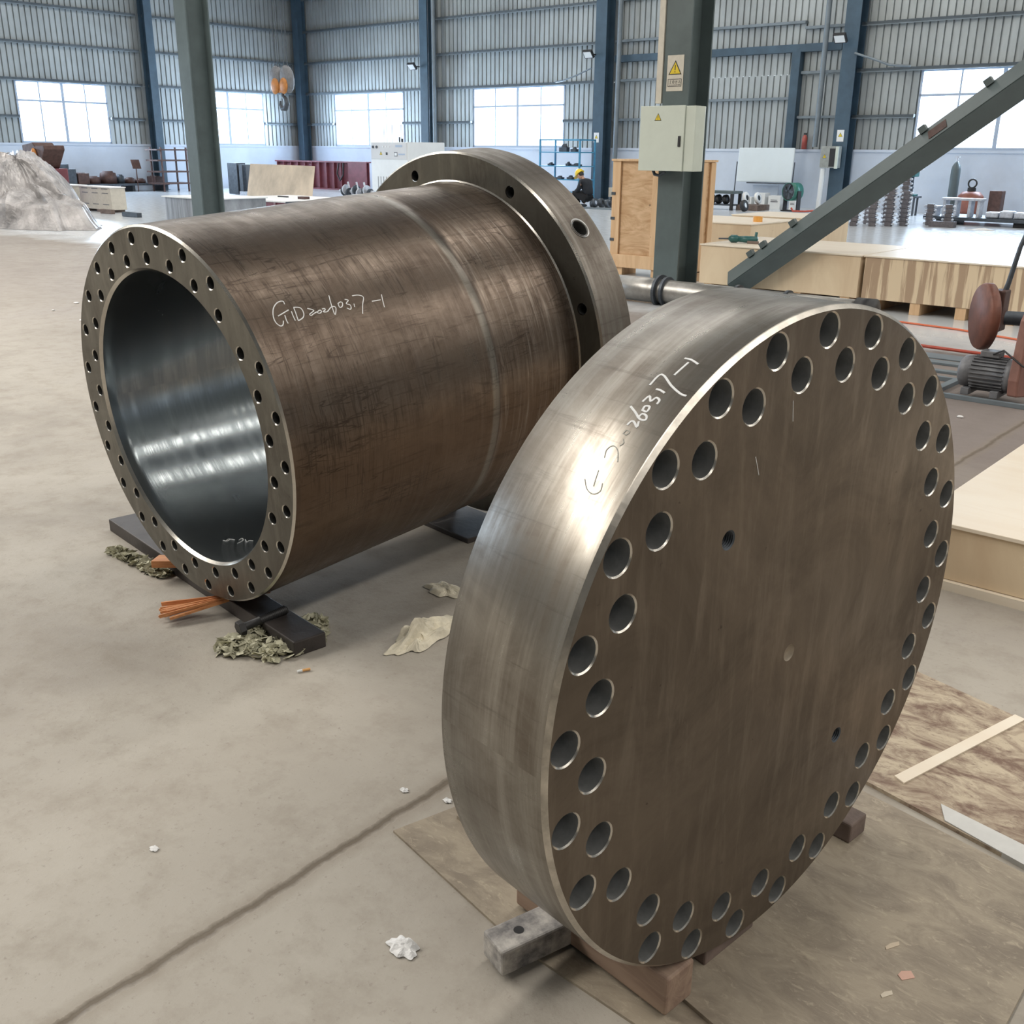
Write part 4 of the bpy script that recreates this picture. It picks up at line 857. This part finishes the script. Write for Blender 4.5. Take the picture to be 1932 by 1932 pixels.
tag(mkobj('hanging_cable', MB().tube([W(-12.45, 28.2, 4.0), W(-12.0, 28.25, 3.86), W(-11.5, 28.3, 3.68), W(-11.0, 28.4, 3.64)], .03, 8), M_PURLIN), 'grey cable sagging from the post to the right window', 'cable')
tag(mkobj('hanging_cable', MB().tube([W(-21.1, 28.2, 3.98), W(-21.7, 28.25, 3.80), W(-22.3, 28.3, 3.66), W(-22.7, 28.4, 3.63)], .025, 8), M_PURLIN), 'grey cable sagging from the post to the window left of it', 'cable')
# ================================================================== worker, shelf and pile
def skin(name, chains, mat, parent, levels=1):
    """chains: list of [(x, y, z, r), ...]; joined where points coincide"""
    vs, rs, es, idx = [], [], [], {}
    for ch in chains:
        prev = None
        for x, y, z, r in ch:
            k = (round(x, 4), round(y, 4), round(z, 4))
            if k not in idx: idx[k] = len(vs); vs.append((x, y, z)); rs.append(r)
            if prev is not None and prev != idx[k]: es.append((prev, idx[k]))
            prev = idx[k]
    me = D.meshes.new(name); me.from_pydata(vs, es, []); o = D.objects.new(name, me); COL.objects.link(o)
    md = o.modifiers.new('skin', 'SKIN'); md.use_smooth_shade = True
    for i, r in enumerate(rs):
        me.skin_vertices[0].data[i].radius = (r, r); me.skin_vertices[0].data[i].use_root = (i == 0)
    o.modifiers.new('sub', 'SUBSURF').levels = levels; o.modifiers['sub'].render_levels = levels
    bpy.context.view_layer.update()
    nm = D.meshes.new_from_object(o.evaluated_get(bpy.context.evaluated_depsgraph_get()))
    D.objects.remove(o); nm.materials.clear(); nm.materials.append(mat)
    for p in nm.polygons: p.use_smooth = True
    o = D.objects.new(name, nm); COL.objects.link(o); o.parent = parent; return o
pe = thing('person', 'worker in dark clothes and yellow helmet squatting by the blue shelf', 'person', W(-18.05, 24.0, 0), WY)
P0 = (.10, 0, .26)
hand = []
def leg_(s, kn, an): return [(*P0, .09), (.08, .09*s, .26, .07), (kn[0], kn[1]*s, kn[2], .050), (an[0], an[1]*s, an[2], .036)]
legs = [leg_(1, (-.30, .16, .43), (-.10, .13, .09)), leg_(-1, (-.30, .16, .43), (-.10, .13, .09))]
torso = [(*P0, .09), (.10, 0, .42, .09), (.06, 0, .58, .09), (-.01, 0, .71, .06), (-.06, 0, .76, .048), (-.12, 0, .81, .048)]
arms = [[(-.01, 0, .71, .06), (-.01, .17*s, .70, .040), (-.08, .21*s, .48, .034), (-.33, .12*s, .37, .026)] for s in (1, -1)]
hands = []
for s in (1, -1):
    hands.append([(-.33, .12*s, .37, .026), (-.40, .11*s, .345, .034)])
    for f in range(4): hands.append([(-.40, .11*s, .345, .034), (-.44, (.135-.018*f)*s, .335-.004*f, .010), (-.475, (.135-.018*f)*s, .318, .008)])
    hands.append([(-.40, .11*s, .345, .034), (-.40, .075*s, .335, .011), (-.43, .065*s, .322, .009)])
bd = skin('body', legs+torso.__class__([torso])+arms+hands, M_SKIN, pe, 1)
hd = MB(); Th = Matrix.Translation((-.185, 0, .865)) @ Matrix.Rotation(-.72, 4, 'Y')
hd.ball((0, 0, 0), .098, .078, .118, 20, 14, Th); hd.ball((-.10, 0, -.015), .022, .014, .02, 10, 6, Th); hd.ball((-.075, 0, -.062), .03, .03, .012, 10, 6, Th); hd.ball((.0, .078, -.01), .02, .012, .03, 10, 6, Th); hd.ball((0, -.078, -.01), .02, .012, .03, 10, 6, Th)
for s in (1, -1): hd.ball((-.083, .032*s, .012), .013, .014, .010, 8, 6, Th)
mkobj('head', hd, M_SKIN, pe)
mkobj('hair', MB().ball((.022, 0, .01), .092, .084, .105, 18, 10, Th), M_BLACK, pe)
hm = MB(); hm.rev([(.132, .0), (.128, .05), (.105, .10), (.06, .13), (.0001, .14)], 28, Th @ Matrix.Translation((.0, 0, .035))); hm.prism([(.15*math.cos(t*PI/10)-(.06 if 6 < t < 14 else 0), .135*math.sin(t*PI/10)) for t in range(20)], .0, .008, Th @ Matrix.Translation((-.0, 0, .033)))
mkobj('helmet', hm, M_YEL, pe)
skin('shirt', [[(*P0[:2], .30, .155), (.10, 0, .42, .160), (.06, 0, .58, .165), (.0, 0, .70, .135), (-.04, 0, .745, .080)]]+[[(.0, 0, .70, .135), (-.01, .17*s, .69, .085), (-.08, .21*s, .48, .066), (-.24, .155*s, .41, .054)] for s in (1, -1)], M_CLOTH, pe, 1)
skin('trousers', [[(P0[0], 0, .26, .160), (P0[0], 0, .34, .155)]]+[[(P0[0], 0, .26, .160), (.08, .09*s, .26, .135), (-.30, .16*s, .43, .095), (-.10, .13*s, .10, .066)] for s in (1, -1)], M_CLOTHB, pe, 1)
for s in (1, -1): mkobj('shoe', MB().ball((-.16, .13*s, .045), .145, .052, .045, 16, 8), M_DKSTEEL, pe)
bs = thing('blue_shelf', 'tall open sky-blue steel shelf against the back wall behind the worker', 'shelf', W(-20.75, 26.6, 0))
for x in (-.95, .62):
    for y in (-.22, .55): mkobj('upright', MB().box(x, x+.05, y, y+.04, 0, 1.84), M_BLUE, bs)
for z in (.28, .66, 1.06, 1.47): mkobj('shelf_board', MB().box(-.95, .67, -.22, .59, z-.03, z), M_BLUE, bs)
mkobj('top_rail', MB().box(-.95, .67, -.22, -.18, 1.80, 1.84).box(-.95, .67, .55, .59, 1.80, 1.84).box(.62, .66, -.2, .57, 1.80, 1.84), M_BLUE, bs)
ShP = [(-.10, 1.47, .30, .24, 'grey bundle of parts on the top board of the blue shelf'), (.30, 1.47, .2, .15, 'dark part at the right of the top board of the blue shelf'), (-.62, 1.06, .16, .10, 'dark part at the left of the second board of the blue shelf'), (.08, 1.06, .12, .12, 'small dark cone part on the second board of the blue shelf'), (.40, 1.06, .30, .08, 'long dark part at the right of the second board of the blue shelf'), (-.25, .66, .24, .10, 'dark parts on the third board of the blue shelf'), (.18, .66, .2, .12, 'grey clump of parts on the third board near the helmet')]
for x, z, w_, h, lab in ShP:
    m = MB(); m.box(-w_/2, w_/2, -.08, .08, 0, h*.55); m.ball((0, 0, h*.55), w_*.38, .07, h*.45, 12, 8); m.cyl((w_*.25, 0, 0), (w_*.25, 0, h), .02, 10)
    o = mkobj('machine_part', m, M_DKSTEEL, None, .004); o.location = W(-20.75, 26.6)+E1*x+E2*-.02+Vector((0, 0, z+.001)); o.rotation_euler = (0, 0, WY); tag(o, lab, 'machine part', 'parts on the blue shelf')
pl = rbox('low_platform', 'low grey platform board on the floor right of the worker', 'platform', -17.92, -16.6, 23.45, 23.9, 0, .03, M_PURLIN, .003)
for i, (a, b, r, lab) in enumerate(((-17.78, 24.02, .10, 'shiny ring part nearest the worker in the scrap pile'), (-17.55, 23.8, .12, 'large shiny ring part in the middle of the scrap pile'), (-17.28, 24.03, .11, 'dark ring part at the right of the scrap pile'), (-17.62, 24.2, .13, 'dark wheel at the back of the scrap pile'), (-17.2, 24.25, .12, 'dark wheel below the white box'))):
    roll('ring_part', lab, a, b, .03 if b < 23.9 else 0, r, .05, M_DKSTEEL, M_LTSTEEL if i < 2 else M_BLACK, 'ring parts beside the worker')
wbx = thing('white_box', 'off-white box resting on legs among parts left of the pine crate', 'box', W(-17.33, 24.6, 0))
mkobj('box_body', MB().box(-.24, .22, -.15, .15, .29, .54), M_SIGNW, wbx, .004)
mkobj('leg', MB().box(-.2, -.16, -.1, .1, 0, .29), M_DKSTEEL, wbx); mkobj('leg', MB().box(.14, .18, -.1, .1, 0, .29), M_DKSTEEL, wbx)
# ================================================================== left side, far
cb = thing('control_cabinet', 'large white control cabinet with dials behind the tube flange', 'cabinet', W(-23.9, 22.2, 0))
mkobj('cabinet_body', MB().box(-.80, .80, -.2, 1.35, .03, 1.70), M_WHITE, cb, .008)
mkobj('control_panel', MB().box(-.78, .78, -.215, -.201, 1.22, 1.68), M('panel_grey', (.62, .62, .62), .5, 0, .04, 3), cb, .003)
for i in range(7): mkobj('vent_slot', MB().box(-.52+i*.12, -.50+i*.12, -.206, -.201, .35, .72), M_MOTOR, cb)
for x in (-.68, -.52): mkobj('dial', MB().cyl((x, -.216, 1.56), (x, -.235, 1.56), .04, 16), M_BLACK, cb)
for x in (-.24, -.12, .0): mkobj('indicator', MB().cyl((x, -.216, 1.57), (x, -.228, 1.57), .022, 12), M_WHITE, cb)
mkobj('display', MB().box(.24, .38, -.22, -.216, 1.30, 1.42), M_MOTOR, cb); mkobj('display_screen', MB().box(.26, .36, -.223, -.221, 1.32, 1.40), M_WHITE, cb)
mkobj('name_plate', MB().box(.30, .60, -.22, -.216, 1.56, 1.62).box(.42, .70, -.22, -.216, 1.34, 1.38), M_FRAME, cb)
mkobj('switch', MB().box(-.12, -.05, -.225, -.216, 1.34, 1.41), M_BLACK, cb)
tri(cb, -.34, 1.34, .12, -.216)
for x in (-.74, -.38, .02): mkobj('aerial_rod', MB().cyl((x, .3, 1.70), (x, .3, 2.2), .012, 6), M_FRAME, cb)
mkobj('signal_post', MB().box(.22, .26, 0, .04, 1.70, 1.84).box(.32, .37, 0, .05, 1.70, 1.80), M_BLACK, cb)
ckx = thing('crankshaft', 'shiny grey crankshaft part on stubby legs before the control cabinet', 'crankshaft', W(-21.95, 19.0, 0))
mkobj('shaft', MB().cyl((-.7, 0, .42), (.7, 0, .42), .04, 14), M_LTSTEEL, ckx)
for i in range(9):
    x = -.56+i*.14; a = i*2.1
    mkobj('crank_web', MB().rev([(.0001, -.02), (.13, -.02), (.13, .02), (.0001, .02)], 20, Matrix.Translation((x, .045*math.cos(a), .42+.05*math.sin(a))) @ rx, False), M_LTSTEEL if i % 2 else M_DKSTEEL, ckx)
for x in (-.42, .40): mkobj('leg', MB().box(x, x+.1, -.08, .08, 0, .34), M_BLACK, ckx)
for x in (-.3, .05, .35): mkobj('lever', MB().cyl((x, 0, .45), (x-.06, 0, .66), .025, 8), M_LTSTEEL, ckx)
gr = thing('plate_girder', 'long maroon ribbed steel girder lying in the far corner', 'girder', W(-33.3, 26.9, 0), WY)
mkobj('girder_web', MB().box(-2.6, 2.95, 0, .03, .05, 1.0), M_MAROON, gr); mkobj('girder_flange', MB().box(-2.6, 2.95, -.12, .12, 1.0, 1.05).box(-3.4, 2.95, -.12, .12, 0, .05), M_MAROON, gr)
for i in range(13): mkobj('stiffener', MB().box(-2.5+i*.44, -2.47+i*.44, -.11, 0, .05, 1.0), M_MAROON, gr)
mkobj('web_end_plate', MB().box(1.9, 2.95, -.13, -.10, .05, 1.0), M_MAROON, gr)
tag(mkobj('cable_loop', MB().tube([W(-31.9, 26.75, .98), W(-31.95, 26.70, .6), W(-31.8, 26.70, .35), W(-31.6, 26.70, .55), W(-31.62, 26.75, .98)], .03, 8), M_BLACK), 'black cable loop hanging on the maroon girder', 'cable')
lp_ = mkobj('leaning_plywood', MB().add([(-1.35, 0, 0), (1.4, 0, 0), (1.22, .35, 1.08), (-1.5, .35, 1.10), (-1.35, .018, 0), (1.4, .018, 0), (1.22, .368, 1.08), (-1.5, .368, 1.10)], [(0, 1, 2, 3), (7, 6, 5, 4), (0, 4, 5, 1), (1, 5, 6, 2), (2, 6, 7, 3), (3, 7, 4, 0)]), M('stained_ply', (.66, .55, .42), .6, 0, .35, 1.3, (1, 1, .6)))
lp_.location = W(-22.85, 17.0, .0); lp_.rotation_euler = (0, 0, WY); tag(lp_, 'stained plywood panel leaning upright behind the dark red bin', 'plywood panel')
mbx = thing('dark_red_bin', 'low dark red steel bin with white covering beyond the tube', 'bin', W(-20.1, 14.6, 0))
mkobj('bin_body', MB().box(-1.55, 1.42, -.1, 1.9, .02, .36), M_MAROON, mbx, .004)
for x in (-1.5, -.9, -.1, .55, 1.0): mkobj('bin_rib', MB().box(x, x+.06, -.13, -.1, .02, .36), M('pale_red_steel', (.34, .22, .24), .6), mbx)
mkobj('bin_cover', MB().box(-1.6, 1.0, -.14, 1.95, .36, .40), M_FOAM, mbx, .015); mkobj('bin_lip', MB().box(1.0, 1.45, -.14, 1.95, .355, .39), M_DKSTEEL, mbx)
rbox('steel_offcut', 'small red-brown offcut on the white covering of the bin', 'offcut', -19.75, -19.5, 15.3, 15.45, .401, .46, M_RUST, .004)
rbox('steel_offcut', 'thin dark strip on the white covering of the bin', 'offcut', -20.9, -20.55, 15.6, 15.66, .401, .43, M_BLACK, .002)
hx = thing('silver_bin', 'grey sheet-metal box with a white lid left of the near column', 'box', W(-19.6, 12.35, 0))
mkobj('box_body', MB().box(-.88, .9, 0, 1.3, .02, .50), M('galv_sheet', (.36, .38, .41), .5, .3, .5, 2.2, (6, 1, .4)), hx, .004); mkobj('box_lid', MB().box(-.93, .93, -.05, 1.33, .50, .525), M_WHITE, hx, .004)
for nm_, a0, a1, lab in (('pallet_box', -27.9, -25.8, 'left pale slatted crate beyond the silver tarpaulin'), ('pallet_box', -25.45, -23.95, 'right pale slatted crate beyond the silver tarpaulin')):
    t = thing('slatted_crate', lab, 'crate', W((a0+a1)/2, 13.7, 0), WY, 'slatted crates at the far left'); h_ = (a1-a0)/2
    mkobj('crate_body', MB().box(-h_, h_, -.68, -.30, .06, .56), M_SIGNW, t, .004)
    for x in (-h_+.1, 0, h_-.3): mkobj('skid', MB().box(x, x+.2, -.68, -.30, 0, .06), M_BRK, t)
    for z in (.17, .43, .53):
        for k in range(3): mkobj('slot', MB().box(-h_+.12+k*h_*.64, -h_+.12+k*h_*.64+h_*.38, -.684, -.681, z, z+.018), M_MOTOR, t)
    mkobj('crate_lid', MB().box(-h_-.02, h_+.02, -.70, -.28, .56, .59), M_FOAM, t, .01)
rbox('wood_offcut', 'short dark wood block in front of the slatted crates', 'block', -23.95, -23.45, 12.7, 12.8, .001, .10, M_BRK, .004, None)
for a0, a1, b, lab in ((-23.3, -22.75, 12.9, 'flat dark steel strip beside the wood block'), (-22.6, -21.95, 12.5, 'thick dark steel bar right of the flat strip')):
    rbox('steel_offcut', lab, 'offcut', a0, a1, b, b+.12, .001,   .05 if a0 < -23 else .10, M_DKSTEEL, .004)
# heap under silver tarpaulin
tp2 = MB(); r = random.Random(12); NR, NA = 40, 120; vs = []
fold = [(r.uniform(0, 2*PI), r.uniform(.03, .09), r.uniform(.03, .09), r.uniform(-.5, .5)) for _ in range(46)]
pk = [(-1.9, .1, 1.30, 1.15), (-2.6, .0, 1.2, 1.2), (.05, -.10, .50, .80), (.55, -.2, .36, .60), (-.75, -.1, .72, .8)]
for j in range(NR+1):
    q = j/NR
    for k in range(NA):
        t = 2*PI*k/NA; ct, st = math.cos(t), math.sin(t)
        rx_ = (2.1 if ct > 0 else 1.9)*(1+.05*math.sin(7*t)+.035*math.sin(13*t+1)); ry_ = 1.05*(1+.08*math.sin(5*t+2)+.04*math.sin(11*t))
        x, y = -1.5+rx_*1.22*q*ct, ry_*q*st
        z = max(h*max(0, 1-((x-cx)**2+(y-cy)**2*1.1)/(w_*w_)*.62)**.62 for cx, cy, h, w_ in pk)
        z = max(z, .16*(1-q))*min(1, (1-q)*6) 
        for f0, fw_, fh, tw in fold:
            dt = math.atan2(math.sin(t-f0-tw*q), math.cos(t-f0-tw*q))
            z += fh*math.exp(-(dt/fw_)**2)*math.sin(PI*min(1, q*1.02))**.7
        vs.append((x, y, max(.004, z+r.uniform(0, .03)*(1-q))))
tp2.add(vs, [(j*NA+k, (j+1)*NA+k, (j+1)*NA+(k+1) % NA, j*NA+(k+1) % NA) for j in range(NR) for k in range(NA)], None, False)
to = mkobj('tarpaulin_heap', tp2, M_TARP); to.location = W(-20.2, 9.85, 0); to.rotation_euler = (0, 0, WY); tag(to, 'crumpled silver-white tarpaulin heap at the far left edge', 'tarpaulin')
rm2 = thing('rusty_machine', 'dark rusty machine with an orange part poking up behind the tarpaulin', 'machine', W(-25.4, 12.2, 0))
mkobj('machine_body', MB().box(-.9, .35, -.3, .4, 0, 1.0), M_MAROON, rm2, .03)
mkobj('machine_head', MB().prism([(-.5, 0), (.25, 0), (.62, .42), (.60, .52), (.15, .50), (.05, .58), (-.5, .52)], -.25, .25, Matrix.Translation((.0, 0, 1.0)) @ Matrix.Rotation(PI/2, 4, 'X')), M_RUST, rm2, .02)
mkobj('orange_part', MB().ball((.12, -.28, 1.26), .12, .06, .20, 12, 8), M_ORANGE, rm2)
# things along the left wall
def onwall(b): return W(-35.6, b, 0)
for i, (b, w_, h, lab) in enumerate(((17.6, .85, .50, 'dark blue-grey steel housing by the left wall'), (18.28, .4, .36, 'low rusty casting right of the dark housing'), (21.15, .3, .22, 'small dark casting near the left rack'))):
    o = mkobj('machine_casting', MB().box(-.3, .3, -w_/2, w_/2, 0, h).box(-.2, .2, -w_*.28, w_*.28, h, h+.16 if i == 0 else h+.02), M_DKSTEEL if i == 0 else M_RUST, None, .01)
    o.location = onwall(b); o.location.z = .27; o.rotation_euler = (0, 0, WY); tag(o, lab, 'casting', 'castings along the left wall')
dk = MB().box(-.45, .45, 0, 4.75, .2, .268); 
lb = thing('low_bench', 'low dark bench carrying castings along the left wall', 'bench', W(-35.6, 16.7, 0)); mkobj('bench_top', dk, M_DKSTEEL, lb)
for y in (.1, 1.7, 3.3, 4.6): mkobj('leg', MB().box(-.4, .4, y, y+.1, 0, .2), M_DKSTEEL, lb)
for i, (b, r_, h, lab) in enumerate(((18.76, .24, .26, 'rusty ring casting with a small drum on top'), (19.33, .29, .42, 'taller rusty drum casting on the bench'), (20.14, .18, .20, 'small rusty drum right of the tall one'), (20.55, .19, .16, 'shallow rusty ring casting near the blue post'), (19.78, .14, .30, 'narrow dark drum between the rusty drums'))):
    o = mkobj('drum_casting', MB().rev([(.0001, h), (r_*.6, h), (r_*.62, h*.9), (r_*.9, h*.85), (r_, h*.5), (r_, 0), (.0001, 0)], 24), M_RUST if i < 4 else M_DKSTEEL)
    p = onwall(b); o.location = (p.x, p.y, .269); tag(o, lab, 'casting', 'castings along the left wall')
rk = thing('rusty_rack', 'rusty four-tier rack beside the faded blue post on the left', 'rack', W(-34.6, 20.62, 0), WY)
for y in (.05, 1.05):
    for x in (-.4, .3): mkobj('upright', MB().box(x, x+.05, y, y+.05, 0, 1.50), M_RUST, rk)
for z in (.30, .70, 1.08, 1.44): mkobj('tier', MB().box(-.42, .36, -.1, 1.22, z-.05, z), M_RUST, rk)
tag(mkobj('sign_post', MB().cyl(W(-35.0, 20.1, 0), W(-35.0, 20.1, .92), .02, 8).box(-.16, .16, -.16, .16, .0, .02, Matrix.Translation(W(-35.0, 20.1, .92)) @ Matrix.Rotation(WY, 4, 'Z') @ Matrix.Rotation(1.2, 4, 'Y')), M_RUST), 'thin rusty post with a tilted plate left of the rack', 'post')
dkp = thing('dark_steel_frames', 'dark steel frame boxes left of the leaning plywood', 'frame', W(-30.6, 21.3, 0))
mkobj('frame_panel', MB().box(-.55, .0, -.05, .3, .02, 1.02), M_DKSTEEL, dkp, .01); mkobj('frame_panel', MB().box(.10, .30, -.05, .3, .02, .98), M_DKSTEEL, dkp, .01); mkobj('frame_panel', MB().box(.5, .95, -.05, .3, .02, .98), M_BLACK, dkp, .01); mkobj('frame_base', MB().box(.1, .95, -.08, .32, 0, .12), M_LTSTEEL, dkp)
# crane hook block
hk = thing('crane_hook_block', 'orange crane hook block hanging on ropes near the far corner', 'crane hook', W(-23.6, 18.0, 2.62), WY)
for sx, a in ((-.24, .14), (.22, -.12)):
    T = Matrix.Translation((sx, 0, .58)) @ Matrix.Rotation(a, 4, 'Y') @ Matrix.Rotation(PI/2, 4, 'X') @ Matrix.Scale(.62, 4, (1, 0, 0))
    s_ = mkobj('sheave_cover', MB().rev([(.0001, -.09), (.30, -.09), (.34, -.04), (.34, .04), (.30, .09), (.0001, .09)], 28, T), M_MOTOR, hk)
    mkobj('orange_cheek', MB().ball((sx*.8, -.09, .42), .17, .05, .20, 16, 10), M_ORANGE, s_)
mkobj('cross_head', MB().box(-.14, .14, -.08, .08, .26, .46), M_ORANGE, hk, .02)
mkobj('hook', MB().tube([(0, 0, .30), (.0, 0, .18), (.12, 0, .10), (.16, 0, -.02), (.08, 0, -.13), (-.05, 0, -.13), (-.13, 0, -.04), (-.11, 0, .06)], [.05, .05, .06, .07, .07, .06, .05, .025], 12), M_DKSTEEL, hk)
for x in (-.28, -.14, .12, .26): mkobj('wire_rope', MB().cyl((x, 0, .85), (x*.8, 0, 6.2), .012, 6), M_DKSTEEL, hk)
tag(mkobj('crane_rope', MB().cyl(W(-26.2, 26, 1.2), W(-26.2, 26, 8.9), .012, 6), M_DKSTEEL), 'thin dark cord hanging in front of the middle window', 'cord')
